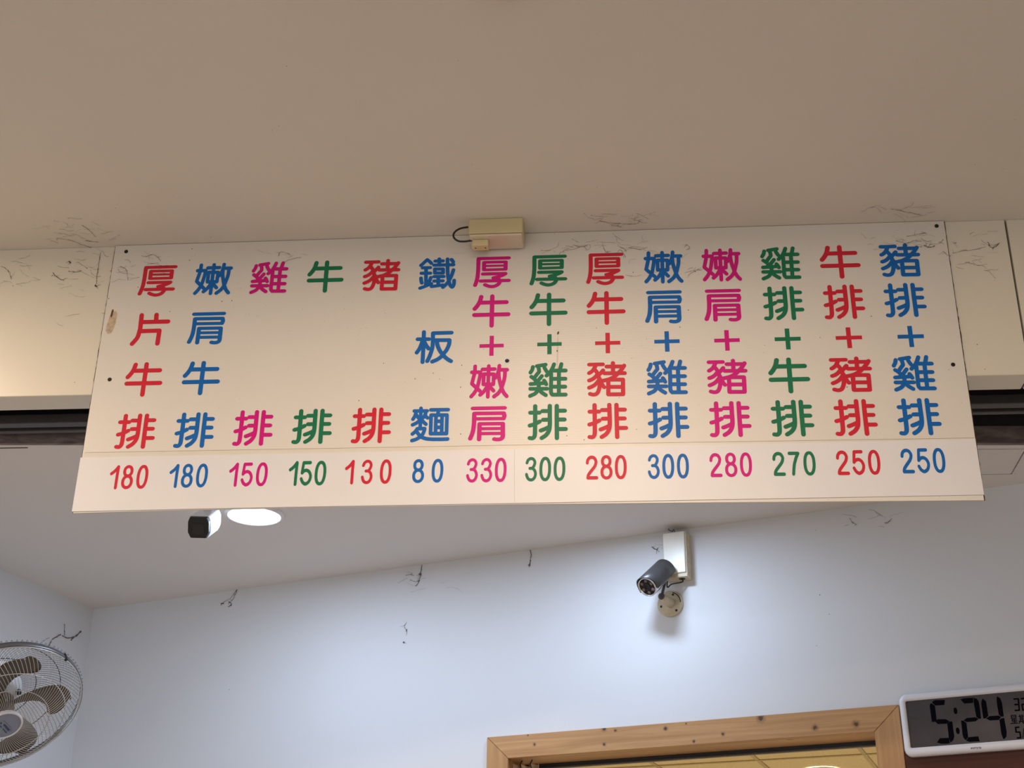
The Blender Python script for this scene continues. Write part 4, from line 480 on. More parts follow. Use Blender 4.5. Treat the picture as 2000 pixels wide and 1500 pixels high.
# ================================================================ LAMPS
def downlight(loc, R, strength, colr, label, cat='ceiling lamp', drop=.004, group=None):
    root = empty('ceiling_downlight', loc); M = Matrix.Translation(loc)
    bm = bmesh.new(); lathe(bm, [(R, -.0005), (R*1.0, -drop-.002), (R*1.03, -drop-.004), (R*1.12, -drop*.8-.001), (R*1.15, -.0005)], M, 48); put('trim_ring', bm, M_WHITE, root, True)
    bm = bmesh.new(); lathe(bm, [(R*.995, -drop), (R*.8, -drop-.0015), (0, -drop-.002)], M, 40)
    for f in bm.faces:
        if f.normal.z > 0: f.normal_flip()
    put('diffuser', bm, glow('lamp_diffuser', tuple(.5+.5*c for c in colr), 6.0), root, True)
    rebase(root); tag(root, label, cat, group)
    ld = bpy.data.lights.new('lamp_light', 'AREA'); ld.shape = 'DISK'; ld.size = R*1.9; ld.energy = strength; ld.color = colr
    lo = bpy.data.objects.new('lamp_light', ld); col.objects.link(lo); lo.location = Vector(loc)+Vector((0, 0, -drop-.006)); lo.parent = root
    lo.matrix_parent_inverse = Matrix.Translation(root.location).inverted()
    return root
# back room: one visible under the board, one hidden above the wall camera
lc = on_z(497, 1004, ZB)
downlight((lc.x, lc.y, ZB), .066, BACK_W*.78, COOL, 'round white ceiling lamp glowing just below the menu board')
lb = C0 + WD*1.845 + WN*.345
downlight((lb.x, lb.y, ZB), .052, BACK_W*.60, COOL, 'round white ceiling lamp above the wall camera, hidden behind the board')
lb = C0 + WD*1.35 + WN*.66  # added unseen lamp, fills the lower middle of the back wall
downlight((lb.x, lb.y, ZB), .066, BACK_W*.45, COOL, 'round white fill lamp added in the middle of the back ceiling, hidden behind the board')
# front room
for k, (x, y, s) in enumerate(((-.17, 1.676, .42), (.1, 1.15, .9), (-1.85, 1.75, 1.15), (1.9, -.3, .15), (-1.2, -.9, 1.1))):
    downlight((x, y, ZF), .075, FRONT_W*s, WARM, ('warm ceiling lamp just above the top edge of the photo', 'warm ceiling lamp nearer the viewer than the one at the top edge', 'warm ceiling lamp out of view to the left of the board', 'warm ceiling lamp out of view to the right', 'warm ceiling lamp behind the viewer')[k], drop=.012)
# far room
fl = on_z(1604, 1504, HT)
downlight((fl.x, fl.y, HT-.001), .10, FAR_W, TILE_LIGHT, 'round lamp in the tiled ceiling beyond the doorway', drop=.012)
fl2 = far(-1.2, -2.1); downlight((fl2.x, fl2.y, HT-.001), .10, FAR_W, TILE_LIGHT, 'second lamp in the tiled ceiling beyond the doorway, out of view', drop=.012)

# ================================================================ MENU BOARD
BY = 2.5                                    # front face of the board
root = empty('menu_board', (-.2, BY, 1.6+.93))
def bp(x, y, Y=BY): return on_y(x, y, Y)
tl, tr = bp(226, 480), bp(1843, 430); tl.z = tr.z = ZF-.0012
edge = [tl, bp(143, 1002), bp(380, 995.5), bp(600, 991), bp(1005, 984.8), bp(1400, 981), bp(1922, 977), tr]
bm = bmesh.new(); prism(bm, edge, Vector((0, .004, 0)))
t = NT('corrugated_board'); base = t.ramp(t.noise(t.pos(), 3.0, 4), [(0.3, (0.785, 0.74, 0.665)), (0.7, (0.82, 0.78, 0.715))])
base = specks(t, base, (0.16, 0.12, 0.08), 38, 0.045, 0.50, 7)
base = specks(t, base, (0.35, 0.28, 0.2), 90, 0.05, 0.58, 9)
# brown stain near the left edge, rust run right of the middle
sp = bp(218, 630)
g = t.n('ShaderNodeNewGeometry'); sx = t.n('ShaderNodeSeparateXYZ'); t.l(g.outputs['Position'], sx.inputs[0])
nz = t.noise(t.pos(), 170, 4, .65)
def blob(cx, cz, rx, rz, lean, soft):
    dx = t.math('SUBTRACT', sx.outputs[0], cx); dz = t.math('SUBTRACT', sx.outputs[2], cz)
    dx = t.math('MULTIPLY_ADD', dz, -lean, dx)
    a = t.math('POWER', t.math('ABSOLUTE', t.math('DIVIDE', dx, rx)), 2.0); b_ = t.math('POWER', t.math('ABSOLUTE', t.math('DIVIDE', dz, rz)), 4.0)
    r = t.math('ADD', t.math('ADD', a, b_), t.math('MULTIPLY', t.math('SUBTRACT', nz, .5), 1.3))
    return t.ramp(r, [(1.0-soft, 1.0), (1.0, 0.0)])
base = t.mix(t.math('MULTIPLY', blob(sp.x, sp.z, .0095, .028, .12, .35), .68), base, t.ramp(t.noise(t.pos(), 120, 3), [(0.35, (0.36, 0.19, 0.06)), (0.55, (0.58, 0.40, 0.19))]))
sp2 = bp(217, 612); base = t.mix(blob(sp2.x+.002, sp2.z, .0026, .010, .1, .4), base, (0.12, 0.06, 0.02))
sp3 = bp(1089, 690); base = t.mix(t.math('MULTIPLY', blob(sp3.x, sp3.z, .0018, .040, .02, .5), .4), base, (0.48, 0.28, 0.12))
t.l(base, t.b.inputs['Base Color']); t.set(Roughness=.42)
wv = t.n('ShaderNodeTexWave', bands_direction='Z'); wv.inputs['Scale'].default_value = 60; t.l(t.pos(), wv.inputs['Vector'])
t.bump(wv.outputs['Fac'], .10, .0006); M_BOARD = t.m
put('board_sheet', bm, M_BOARD, root, label='yellowed corrugated plastic sheet with brown stain')
# clear yellowed tape band between the sheet and the price strips
t = NT('aged_tape'); t.l(t.ramp(t.noise(t.pos(), 30, 3), [(0.3, (0.77, 0.72, 0.62)), (0.7, (0.80, 0.755, 0.67))]), t.b.inputs['Base Color']); t.set(Roughness=.38); M_TAPE = t.m
TY = BY-.0002
bm = bmesh.new(); prism(bm, [bp(165, 884, TY), bp(163.5, 893.5, TY), bp(1005, 878, TY), bp(1005, 869.3, TY)], Vector((0, .0002, 0))); put('tape', bm, M_TAPE, root)
bm = bmesh.new(); prism(bm, [bp(1006, 869.3, TY), bp(1006, 878, TY), bp(1903, 858.5, TY), bp(1902, 855.5, TY)], Vector((0, .0002, 0))); put('tape', bm, M_TAPE, root)
bm = bmesh.new(); tube(bm, [bp(165, 884, TY), bp(1005, 869.3, TY), bp(1902, 855.3, TY)], .00035, 4); put('seam', bm, plain('dusty_seam', (.30, .24, .17), .9), root)
M_STRIP = plain('white_price_strip', (0.83, 0.82, 0.835), 0.42, var=.012, scale=12)
SY = BY-.0016
bm = bmesh.new(); prism(bm, [bp(157.3, 893.6, SY), bp(140.2, 999, SY), bp(380, 993.6, SY), bp(600, 989.4, SY), bp(1004.3, 982.5, SY), bp(1004.6, 877.3, SY)], Vector((0, .0014, 0)))
strip1 = put('price_strip', bm, M_STRIP, root)
bm = bmesh.new(); prism(bm, [bp(1005.2, 877.3, SY), bp(1005.0, 982.5, SY), bp(1400, 975.5, SY), bp(1922, 966, SY), bp(1905, 857.2, SY), bp(1700, 862, SY), bp(1400, 868.2, SY)], Vector((0, .0014, 0)))
strip2 = put('price_strip', bm, M_STRIP, root)
for xs_, nm_ in (((tl, edge[1]), 'left'), ((tr, edge[-2]), 'right')):  # uneven brown tubes painting the shadowed gap along the board's side edges
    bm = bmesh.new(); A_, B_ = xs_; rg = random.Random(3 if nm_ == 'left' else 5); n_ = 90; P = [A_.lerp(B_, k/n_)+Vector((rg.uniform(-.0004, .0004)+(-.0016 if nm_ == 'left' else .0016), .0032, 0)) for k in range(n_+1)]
    tube(bm, P, [rg.choice((.0004, .0006, .0009, .0013 if k > 30 else .0006)) for k in range(n_+1)], 5); put('edge_gap_shade', bm, plain('edge_gap_shade', (.10, .06, .035), .9), root)
VC = [plain('red_vinyl', (0.68, 0.020, 0.045), .48, spec=.25, var=.03), plain('blue_vinyl', (0.004, 0.14, 0.50), .48, spec=.25, var=.03), plain('magenta_vinyl', (0.68, 0.006, 0.235), .48, spec=.25, var=.03), plain('green_vinyl', (0.010, 0.19, 0.085), .48, spec=.25, var=.03)]
CN = ['red', 'blue', 'magenta', 'green']
meshes = {}
def glyph_mesh(k, c):
    if (k, c) not in meshes:
        bm = bmesh.new()
        if k == '+':
            w, h, tw, th = [v*.001 for v in PLUS]
            for x0, x1, z0, z1, y in ((-w/2, w/2, -th/2, th/2, 0), (-tw/2, tw/2, -h/2, h/2, -2e-6)):
                bm.faces.new([bm.verts.new(v) for v in ((x0, y, z0), (x1, y, z0), (x1, y, z1), (x0, y, z1))])
        else: ribbon(bm, GLYPHS[k])
        me = bpy.data.meshes.new('character'); bm.to_mesh(me); bm.free(); me.materials.append(VC[c]); meshes[(k, c)] = me
    return meshes[(k, c)]
WORDS = dict(thick='thick', slice='slice', beef='beef', cutlet='cutlet', tender='tender', shoulder='shoulder', chicken='chicken', pork='pork', iron='iron', plate='plate', noodle='noodle')
for k, c, x, z, sx_, sz_ in LETTERS:
    o = put_me('plus_sign' if k == '+' else 'character', glyph_mesh(k, c), None, root)
    o.location = (x, BY-.0003, 1.6+z); o.scale = (sx_, 1, sz_); o['label'] = ('%s vinyl plus sign' % CN[c]) if k == '+' else '%s vinyl character for %s' % (CN[c], WORDS[k])
for s, c, z, scl, xs in PRICES:
    par = strip1 if xs[-1] < bp(1005, 900).x else strip2
    for ch, x in zip(s, xs):
        o = put_me('digit', glyph_mesh(ch, c), None, par); o.location = (x, SY-.0003, 1.6+z); o.scale = (1, 1, scl); o['label'] = '%s vinyl digit %s' % (CN[c], ch)
# screws
M_SCREW = plain('blackened_screw', (0.02, 0.017, 0.014), .5, .4)
for k, (x, y) in enumerate(((246.5, 491.5), (214.2, 741.3), (990.4, 705), (1829.3, 441.5), (1861.3, 712.2))):
    p = bp(x, y); M = basis(Vector((0, -1, 0)), Vector((1, 0, 0)), p)
    bm = bmesh.new(); lathe(bm, [(.0042, -.001), (.0042, .0008), (.0030, .0016), (.0012, .0013), (0, .0006)], M, 20); o = put('screw', bm, M_SCREW, root, True)
    if k == 2:
        bm = bmesh.new(); lathe(bm, [(.0042, 0), (.0042, .0007), (.0062, .0006), (.0064, 0)], M, 24); put('washer', bm, M_WHITE, o, True)
for o in root.children: o.matrix_parent_inverse = Matrix.Translation(root.location).inverted()
tag(root, 'wide white menu board with coloured Chinese dish names above a row of prices', 'menu board')

# ================================================================ JUNCTION BOX ON THE CEILING ABOVE THE BOARD
root = empty('junction_box', (-.25, 2.47, ZF))
x0, x1 = on_z(915, 457, 1.6+1.508).x, on_z(1020, 452, 1.6+1.508).x
zb_ = 1.6+1.5105; yf = on_z(960, 456, zb_).y
bm = bmesh.new(); box(bm, (x0, yf, zb_+.0015), (x1, 2.4965, ZF-.0004)); bevel(bm, .0015, 2); put('housing', bm, M_CREAM, root)
bm = bmesh.new(); box(bm, (x0+.001, yf+.0015, zb_-.004), (x1-.001, 2.4955, zb_+.001)); bevel(bm, .0035, 3); put('cover', bm, M_CREAM2, root, label='pinkish rounded cover')
xa, xb = on_z(923, 480, zb_-.015).x, on_z(954, 478, zb_-.015).x
ya = on_z(938, 477.5, zb_-.017).y
bm = bmesh.new(); box(bm, (xa, ya, zb_-.019), (xb, ya+.022, zb_-.0042)); bevel(bm, .0018, 2); blk = put('terminal_block', bm, M_CREAM, root)
for t_ in (.18, .8):
    bm = bmesh.new(); lathe(bm, [(.0016, 0), (.0014, .0006), (0, .0006)], basis(Vector((0, 0, -1)), Vector((1, 0, 0)), Vector((xa+(xb-xa)*t_, ya+.011, zb_-.019))), 10); put('screw', bm, M_SCREW, blk)
yc = ya+.004
lp = [on_y(x, y, Y) for x, y, Y in ((922, 469.5, ya+.006), (908, 471.6, ya+.004), (896, 471, ya+.001), (888, 466, ya-.002), (885.5, 459, ya-.003), (890, 451.5, yf+.002), (900, 446, yf+.006), (914, 443.6, yf+.012))]
bm = bmesh.new(); tube(bm, catmull(lp, 6), .0021, 10); put('cable', bm, M_CABLE, root, True, label='black cable loop')
rebase(root); tag(root, 'small cream junction box with a black cable loop at the top of the board', 'junction box')

# ================================================================ WALL CAMERA (bullet with infrared lamps)
root = empty('wall_camera_box', W(1.90, 1.6+1.06, 0))
OF = .042
a0, b0 = wuv(1294, 1042, OF); a1, b1 = wuv(1339.5, 1117, OF)
def wb(name, u0, u1, z0, z1, o0, o1, mat, bv, par, seg=3):
    bm = bmesh.new(); wallbox(bm, u0, u1, z0, z1, o0, o1); bevel(bm, bv, seg); return put(name, bm, mat, par)
bu1, bz0 = wuv(1350.5, 1131, 0.0)
wb('housing', a0-.002, a1+.003, b1-.010, b0+.001, .0005, OF-.004, M_IVORY2, .0015, root)
wb('cover', a0, a1, b1, b0, OF-.005, OF, M_IVORY, .004, root, 3)
bm = bmesh.new(); hp = W((a0+a1)/2+.012, b1-.0102, .022); lathe(bm, [(0, -.0004), (.008, -.0004), (.008, .0006), (0, .0006)], basis(Vector((0, 0, -1)), WD, hp), 20); put('cable_hole', bm, M_BLACK, root)
bm = bmesh.new(); q = W(a0+.030, b0, .03); tube(bm, catmull([q, q+Vector((-.004, 0, .010)), W(a0+.022, ZB-.012, .028), W(a0+.016, ZB-.010, .034), W(a0+.014, ZB-.006, .036)], 5), .0013, 7); put('wire', bm, M_RING, root, True)
rebase(root); tag(root, 'ivory surface junction box high on the white wall above the camera', 'junction box')

root = empty('security_camera', on_w(1310, 1180, 0))
bc = on_w(1310, 1180, .006); Mb = basis(WN, WD, on_w(1310, 1180, .0005))
bm = bmesh.new(); lathe(bm, [(0, 0), (.0335, 0), (.0335, .005), (.031, .0075), (.014, .009), (.012, .010), (0, .010)], Mb, 48); bs = put('base_plate', bm, M_IVORY2, root, True)
for (x, y) in ((1314.3, 1161.5), (1291.5, 1184.8), (1321, 1192)):
    p = on_w(x, y, .0085); bm = bmesh.new(); lathe(bm, [(0, -.0015), (.0032, -.0015), (.0032, .0004), (0, .0004)], basis(WN, WD, p), 14); put('screw_hole', bm, M_BLACK, bs)
bm = bmesh.new(); p0 = on_w(1322, 1169, .0088)
pts = [Mb @ Vector((.0285*math.cos(a_), .0285*math.sin(a_), .0078)) for a_ in [math.radians(d) for d in range(0, 75, 8)]]
tube(bm, pts, .0012, 6); put('slot', bm, M_BLACK, bs)
# stem and joint
j1 = on_w(1292, 1165, .046)
bm = bmesh.new(); s0 = on_w(1311, 1179, .008); tube(bm, [s0, s0.lerp(j1, .35), s0.lerp(j1, .75), j1], [.0125, .0105, .0095, .0085], 20); put('stem', bm, M_IVORY2, root, True)
bm = bmesh.new(); bmesh.ops.create_icosphere(bm, subdivisions=3, radius=.0088, matrix=Matrix.Translation(j1)); jo = put('ball_joint', bm, M_GREY, root, True)
F0 = on_w(1263.5, 1147, .118); F1 = on_w(1298, 1114, .050)
F0 = F1 + (F0-F1).normalized()*max((F0-F1).length, .092)
ax = (F0-F1).normalized(); Mc = basis(ax, Vector((0, 0, 1)).cross(ax), F1); L = (F0-F1).length; RB = .0258
up = Mc.to_3x3() @ Vector((0, 1, 0))
bm = bmesh.new(); lathe(bm, [(0, 0), (RB*.80, 0), (RB*.93, .004), (RB*.93, L*.62), (RB, L*.66), (RB, L-.002), (RB*.97, L), (RB*.86, L), (RB*.86, L-.004), (0, L-.004)], Mc, 56); body = put('housing', bm, M_CHROME, root, True, label='chrome camera barrel')
bm = bmesh.new(); lathe(bm, [(0, L-.0035), (RB*.855, L-.0035), (RB*.855, L-.0030), (0, L-.0028)], Mc, 40); put('front_glass', bm, plain('black_glass', (.012, .010, .012), .12), body, True)
bm = bmesh.new(); lathe(bm, [(RB*.34, L-.0030), (RB*.36, L-.0008), (RB*.30, L-.0006), (RB*.2, L-.0018), (0, L-.001)], Mc, 30); put('lens', bm, plain('lens_glass', (.004, .004, .008), .05), body, True)
M_LED = plain('infrared_led', (.22, .16, .15), .25)
for k in range(6):
    a_ = math.radians(60*k+20); c = Mc @ Vector((RB*.60*math.cos(a_), RB*.60*math.sin(a_), L-.0030))
    bm = bmesh.new(); lathe(bm, [(.0040, 0), (.0040, .0012), (.0031, .0012), (.0026, .0005), (.0016, .0016), (0, .0021)], basis(ax, up, c), 16); put('infrared_lamp', bm, M_LED, body, True)
# sunshield: open half shell over the barrel
bm = bmesh.new(); V = []
for i in range(2):
    Rr = RB+.0022+(.0012 if i else 0); rows = []
    for zz in (-.004, L*.3, L*.7, L+.007):
        row = []
        for k in range(31):
            a_ = math.radians(-22+224*k/30); fl_ = 0
            e = zz if zz < L else zz-.010*abs(math.cos(a_))**2*(1 if zz > L else 0)
            row.append(bm.verts.new(Mc @ Vector((Rr*math.cos(a_), Rr*math.sin(a_), e))))
        rows.append(row)
    V.append(rows)
for i in range(2):
    for j in range(3):
        for k in range(30): bm.faces.new((V[i][j][k], V[i][j][k+1], V[i][j+1][k+1], V[i][j+1][k]))
for j in range(3):
    for k in (0, 30): bm.faces.new((V[0][j][k], V[0][j+1][k], V[1][j+1][k], V[1][j][k]))
for j in (0, 3):
    for k in range(30): bm.faces.new((V[0][j][k], V[0][j][k+1], V[1][j][k+1], V[1][j][k]))
bmesh.ops.recalc_face_normals(bm, faces=bm.faces); put('sunshield', bm, M_GREY, root, True, label='dark grey curved sunshield')
bm = bmesh.new(); k0 = F1-up*.024+ax*.02; tube(bm, [k0, j1], .0036, 12); put('neck', bm, M_GREY, root, True)
bm = bmesh.new(); hb = W((a0+a1)/2+.012, b1-.0102, .022); tube(bm, catmull([F1-ax*.001, F1-ax*.012-up*.008, on_w(1303, 1146, .055), on_w(1312, 1141, .045), hb+Vector((0, 0, -.008)), hb], 6), .0017, 8); put('cable', bm, M_CABLE, root, True)
rebase(root); tag(root, 'small bullet security camera with grey sunshield on a round wall mount', 'camera')

# ================================================================ CEILING CAMERA half hidden by the board
root = empty('ceiling_camera', (-1.0, 3.1, ZB))
fc = on_y(387, 1031, 3.0); ax = Vector((.10, -.88, -.47)).normalized(); Mc = basis(ax, Vector((0, 0, 1)).cross(ax), fc-ax*.14)
def hexa(bm, w, h, r, z0, z1, pinch=0.0):
    pts = [(-w, -h*.45), (-w*.72, -h), (w*.72, -h), (w, -h*.45), (w, h*.55), (w*.8, h), (-w*.8, h), (-w, h*.55)]
    A = [bm.verts.new(Mc @ Vector((x, y, z0))) for x, y in pts]; B = [bm.verts.new(Mc @ Vector((x*(1-pinch), y*(1-pinch), z1))) for x, y in pts]
    bm.faces.new(A[::-1]); bm.faces.new(B)
    for i in range(8): bm.faces.new((A[i], A[(i+1) % 8], B[(i+1) % 8], B[i]))
    bmesh.ops.recalc_face_normals(bm, faces=bm.faces)
bm = bmesh.new(); hexa(bm, .027, .027, 0, 0, .128); bevel(bm, .003, 2); hs = put('housing', bm, M_WHITE, root)
bm = bmesh.new(); hexa(bm, .026, .026, 0, .128, .140, .08); bevel(bm, .002, 2); fr_ = put('front_bezel', bm, M_BLACK, root)
bm = bmesh.new(); vs = [Mc @ Vector((x, y, .1402)) for x, y in ((-.015, -.016), (.015, -.016), (.013, .010), (-.013, .010))]; prism(bm, vs, ax*.001); put('window', bm, plain('tinted_window', (.02, .018, .03), .08), fr_)
bm = bmesh.new(); m0 = Mc @ Vector((0, .026, .03)); tube(bm, [m0, Vector((m0.x, m0.y+.01, ZB-.012))], .010, 16); put('stem', bm, M_WHITE, root, True)
bm = bmesh.new(); lathe(bm, [(0, 0), (.030, 0), (.030, .008), (.022, .012), (0, .012)], basis(Vector((0, 0, -1)), Vector((1, 0, 0)), Vector((m0.x, m0.y+.01, ZB-.0004))), 32); put('base_plate', bm, M_WHITE, root, True)
rebase(root); tag(root, 'white ceiling camera with a black front poking out below the board', 'camera')

# ================================================================ HATCH AND SLIT IN THE BACK CEILING
hr = .8915
bm = bmesh.new(); prism(bm, [Vector((.44, 2.87, ZB-.0004)), Vector((hr-.002, 2.885, ZB-.0004)), Vector((hr+.003, 3.0285, ZB-.0004)), Vector((.44, 3.0285, ZB-.0004))], Vector((0, 0, -.002)))
bevel(bm, .0008, 1); root = empty('ceiling_hatch', (.66, 2.95, ZB)); put('hatch_panel', bm, M_CEILB, root)
M_GAP = plain('dusty_gap', (.22, .19, .17), .9)
bm = bmesh.new(); tube(bm, [(.44, 3.0315, ZB-.0006), (hr+.006, 3.0315, ZB-.0006), (hr+.001, 2.884, ZB-.0006)], .0011, 6); put('gap_seal', bm, M_GAP, root)
rebase(root); tag(root, 'flush access hatch in the back ceiling right of the board', 'hatch')
bm = bmesh.new(); s1 = on_z(54, 874.5, ZB-.0005); s0 = on_z(-80, 876, ZB-.0005); tube(bm, [s0, s1], .0012, 6)
struct(put('trim_5', bm, M_BLACK), 'short dark slit in the back ceiling at far left')

# ================================================================ DIGITAL CLOCK
CD = .030                                    # front of the clock above the wall
root = empty('digital_clock', W(2.55, 1.6+.58, 0))
cu0, cz0 = wuv(1769, 1478, CD); ct0, ctz = wuv(1754.5, 1356, CD)
u0c = (cu0+ct0)/2-.001
roll = math.radians(.55)
def cw(x, y, off): return on_w(x, y, off)
pz = wuv(1775, 1478, CD)[1]; pt = wuv(1775, 1354.5, CD)[1]
Hc = pt-pz; Wc = .385; Mk = Matrix.Translation(W(u0c, pz, 0)) @ Matrix(((WD.x, 0, WN.x, 0), (WD.y, 0, WN.y, 0), (0, 1, 0, 0), (0, 0, 0, 1))) @ Matrix.Rotation(roll, 4, 'Z')
Mki = Mk.inverted()
def rrect(w0, h0, w1, h1, r, n=7):
    out = []
    for cx, cy, a0_ in ((w1-r, h1-r, 0), (w0+r, h1-r, 90), (w0+r, h0+r, 180), (w1-r, h0+r, 270)):
        for k in range(n+1): a_ = math.radians(a0_+90*k/n); out.append((cx+r*math.cos(a_), cy+r*math.sin(a_)))
    return out
def scr(x, y, off=CD): p = Mki @ cw(x, y, off); return p.x, p.y
sx0, sy0 = scr(1771, 1459.5); sx0b, sy1 = scr(1767.5, 1367.2); sx0 = (scr(1777, 1459)[0]+scr(1767, 1368)[0])/2
sy0 = (scr(1780, 1459.3)[1]+scr(1998, 1446.5)[1])/2; sy1 = (scr(1780, 1366.3)[1]+scr(1998, 1349.2)[1])/2
sx1 = Wc-(sx0)
bm = bmesh.new(); prof = [(0.0, .004, .026), (0.0, .0, .022), (.004, 0, .0), (.0, .004, 0)]
outer = [(0, .0128), (0, .022), (.002, .027), (.006, CD)]
rings = []
for ins, hz in outer: rings.append([bm.verts.new(Mk @ Vector((x, y, hz))) for x, y in rrect(ins, ins, Wc-ins, Hc-ins, .017-ins*.5)])
for hz, ex in ((CD, 0), (CD-.0035, .001)): rings.append([bm.verts.new(Mk @ Vector((x, y, hz))) for x, y in rrect(sx0+ex, sy0+ex, sx1-ex, sy1-ex, .0035)])
for A, B in zip(rings, rings[1:]):
    n_ = len(A)
    for k in range(n_): bm.faces.new((A[k], A[(k+1) % n_], B[(k+1) % n_], B[k]))
bm.faces.new(rings[0]); bmesh.ops.recalc_face_normals(bm, faces=bm.faces); frame = put('frame', bm, plain('cool_white_plastic', (.84, .86, .93), .32, var=.01), root)
for p in frame.data.polygons: p.use_smooth = len(p.vertices) == 4
SO = CD-.0030
bm = bmesh.new(); bm.faces.new([bm.verts.new(Mk @ Vector((x, y, SO))) for x, y in rrect(sx0+.0008, sy0+.0008, sx1-.0008, sy1-.0008, .003)])
t = NT('lcd_glass'); t.b.inputs['Specular IOR Level'].default_value = .35; t.l(t.ramp(t.noise(t.pos(), 14, 2), [(0.35, (0.032, 0.029, 0.039)), (0.65, (0.048, 0.043, 0.053))]), t.b.inputs['Base Color']); t.set(Roughness=.3)
screen = put('screen', bm, t.m, root)
M_SEG = plain('lcd_segment', (.003, .003, .006), .7, spec=.03)
def c3(x, y): return 1700+x/6.6667, 1300+y/6.6667
def c5(x, y): return 1880+x/10.714, 1350+y/10.714
def seg_poly(name, pts, off=SO+.0003, conv=c3, parent=None, round_=0):
    bm = bmesh.new(); P = [Mki @ on_w(*conv(x, y), off) for x, y in pts]
    if round_:
        for _ in range(round_):
            Q = []
            for i in range(len(P)): a_, b_ = P[i], P[(i+1) % len(P)]; Q += [a_.lerp(b_, .25), a_.lerp(b_, .75)]
            P = Q
    bm.faces.new([bm.verts.new(Mk @ Vector((p.x, p.y, off))) for p in P]); bm.normal_update()
    for f in bm.faces:
        if f.normal.dot(WN) < 0: f.normal_flip()
    return put(name, bm, M_SEG, parent or screen)
SEGS = [[(800, 480), (822, 458), (850, 450), (970, 447), (963, 512), (845, 520)],
 [(790, 488), (840, 522), (850, 600), (862, 710), (832, 732), (800, 732), (772, 530), (776, 505)],
 [(835, 722), (880, 698), (980, 697), (1030, 725), (995, 755), (880, 762)],
 [(1000, 752), (1035, 727), (1066, 727), (1092, 925), (1082, 965), (1045, 1003), (1022, 950)],
 [(905, 945), (1018, 940), (1038, 1008), (1000, 1016), (920, 1018), (866, 1000)],
 [(1172, 440), (1215, 425), (1340, 418), (1338, 485), (1222, 494)],
 [(1345, 418), (1385, 432), (1408, 465), (1420, 520), (1442, 690), (1410, 692), (1380, 670), (1345, 485)],
 [(1213, 715), (1255, 682), (1370, 673), (1408, 695), (1370, 725), (1255, 735)],
 [(1180, 715), (1212, 718), (1250, 745), (1273, 930), (1243, 973), (1212, 940), (1200, 900)],
 [(1275, 932), (1405, 920), (1423, 985), (1290, 993), (1248, 978)],
 [(1462, 428), (1505, 465), (1518, 540), (1535, 655), (1505, 685), (1470, 688), (1443, 500), (1447, 460)],
 [(1508, 690), (1550, 658), (1670, 650), (1703, 670), (1670, 708), (1555, 714)],
 [(1650, 400), (1690, 425), (1712, 480), (1737, 663), (1705, 665), (1672, 640), (1645, 480), (1642, 430)],
 [(1680, 705), (1708, 685), (1742, 682), (1775, 870), (1772, 920), (1755, 945), (1732, 958), (1705, 890)]]
for s in SEGS: seg_poly('segment', s)
for s in ([(1078, 548), (1125, 545), (1137, 628), (1090, 632)], [(1108, 808), (1155, 805), (1167, 888), (1120, 892)]): seg_poly('colon_dot', s, round_=2)
def marks(name, strokes, conv, wpx, off=SO+.0003, parent=None, mat=None):
    bm = bmesh.new(); k = 0
    for st in strokes:
        P = [Mki @ on_w(*conv(x, y), off) for x, y in st]; r = wpx*.5*.00122
        for a_, b_ in zip(P, P[1:]):
            d_ = (b_-a_); d_.z = 0; 
            if d_.length < 1e-7: continue
            d_.normalize(); m_ = Vector((-d_.y, d_.x, 0))*r; e_ = d_*r*.6; k += 1; o_ = Vector((0, 0, k*2e-6))
            bm.faces.new([bm.verts.new(Mk @ (Vector((v.x, v.y, off))+o_)) for v in (a_-e_+m_, a_-e_-m_, b_+e_-m_, b_+e_+m_)])
    bm.normal_update()
    for f in bm.faces:
        if f.normal.dot(WN) < 0: f.normal_flip()
    return put(name, bm, mat or M_SEG, parent or screen)
M_FAINT = plain('faint_lcd_print', (.025, .022, .03), .3)
marks('divider_line', [[(1742, 372), (1828, 965)]], c3, 1.0, mat=M_FAINT)
marks('small_digit', [[(1868, 435), (1925, 432), (1939, 580), (1885, 584)], [(1880, 508), (1930, 505)]], c3, 2.7)
marks('small_digit', [[(1965, 430), (2022, 426), (2030, 500), (1973, 506), (1984, 578), (2040, 574)]], c3, 2.7)
marks('small_digit', [[(1935, 801), (1890, 805), (1897, 864), (1947, 868), (1957, 938), (1912, 942)]], c3, 2.7)
marks('small_slash', [[(1997, 820), (1984, 940)]], c3, 1.3)
marks('printed_character', [[(1832, 650), (1893, 645), (1898, 687), (1838, 692), (1832, 650)], [(1835, 670), (1896, 666)], [(1852, 700), (1842, 720)], [(1848, 713), (1908, 709)], [(1850, 732), (1907, 729)], [(1828, 754), (1921, 748)], [(1874, 690), (1882, 750)]], c3, 1.5)
marks('printed_character', [[(1932, 660), (1988, 655)], [(1944, 640), (1956, 722)], [(1973, 638), (1985, 720)], [(1948, 682), (1980, 679)], [(1950, 701), (1983, 698)], [(1934, 725), (1993, 721)], [(1952, 730), (1938, 752)], [(1976, 730), (1990, 748)], [(2002, 640), (2006, 705), (1996, 752)], [(2002, 640), (2044, 637), (2055, 745), (2044, 748)], [(2005, 672), (2046, 669)], [(2007, 703), (2049, 700)]], c3, 1.5)
marks('printed_character', [[(508, 665), (551, 662)], [(529, 664), (533, 710)], [(533, 680), (546, 692)]], c3, 1.1, mat=M_FAINT)
marks('printed_character', [[(563, 662), (556, 680)], [(560, 672), (596, 669)], [(552, 690), (603, 686)], [(578, 670), (582, 713)]], c3, 1.1, mat=M_FAINT)
marks('printed_mark', [[(1052, 488), (1080, 486)], [(1054, 497), (1080, 495)], [(1052, 507), (1082, 505)], [(1067, 486), (1068, 508)], [(1090, 486), (1116, 484)], [(1090, 496), (1114, 495)], [(1092, 506), (1112, 505)]], c3, .6, mat=M_FAINT)
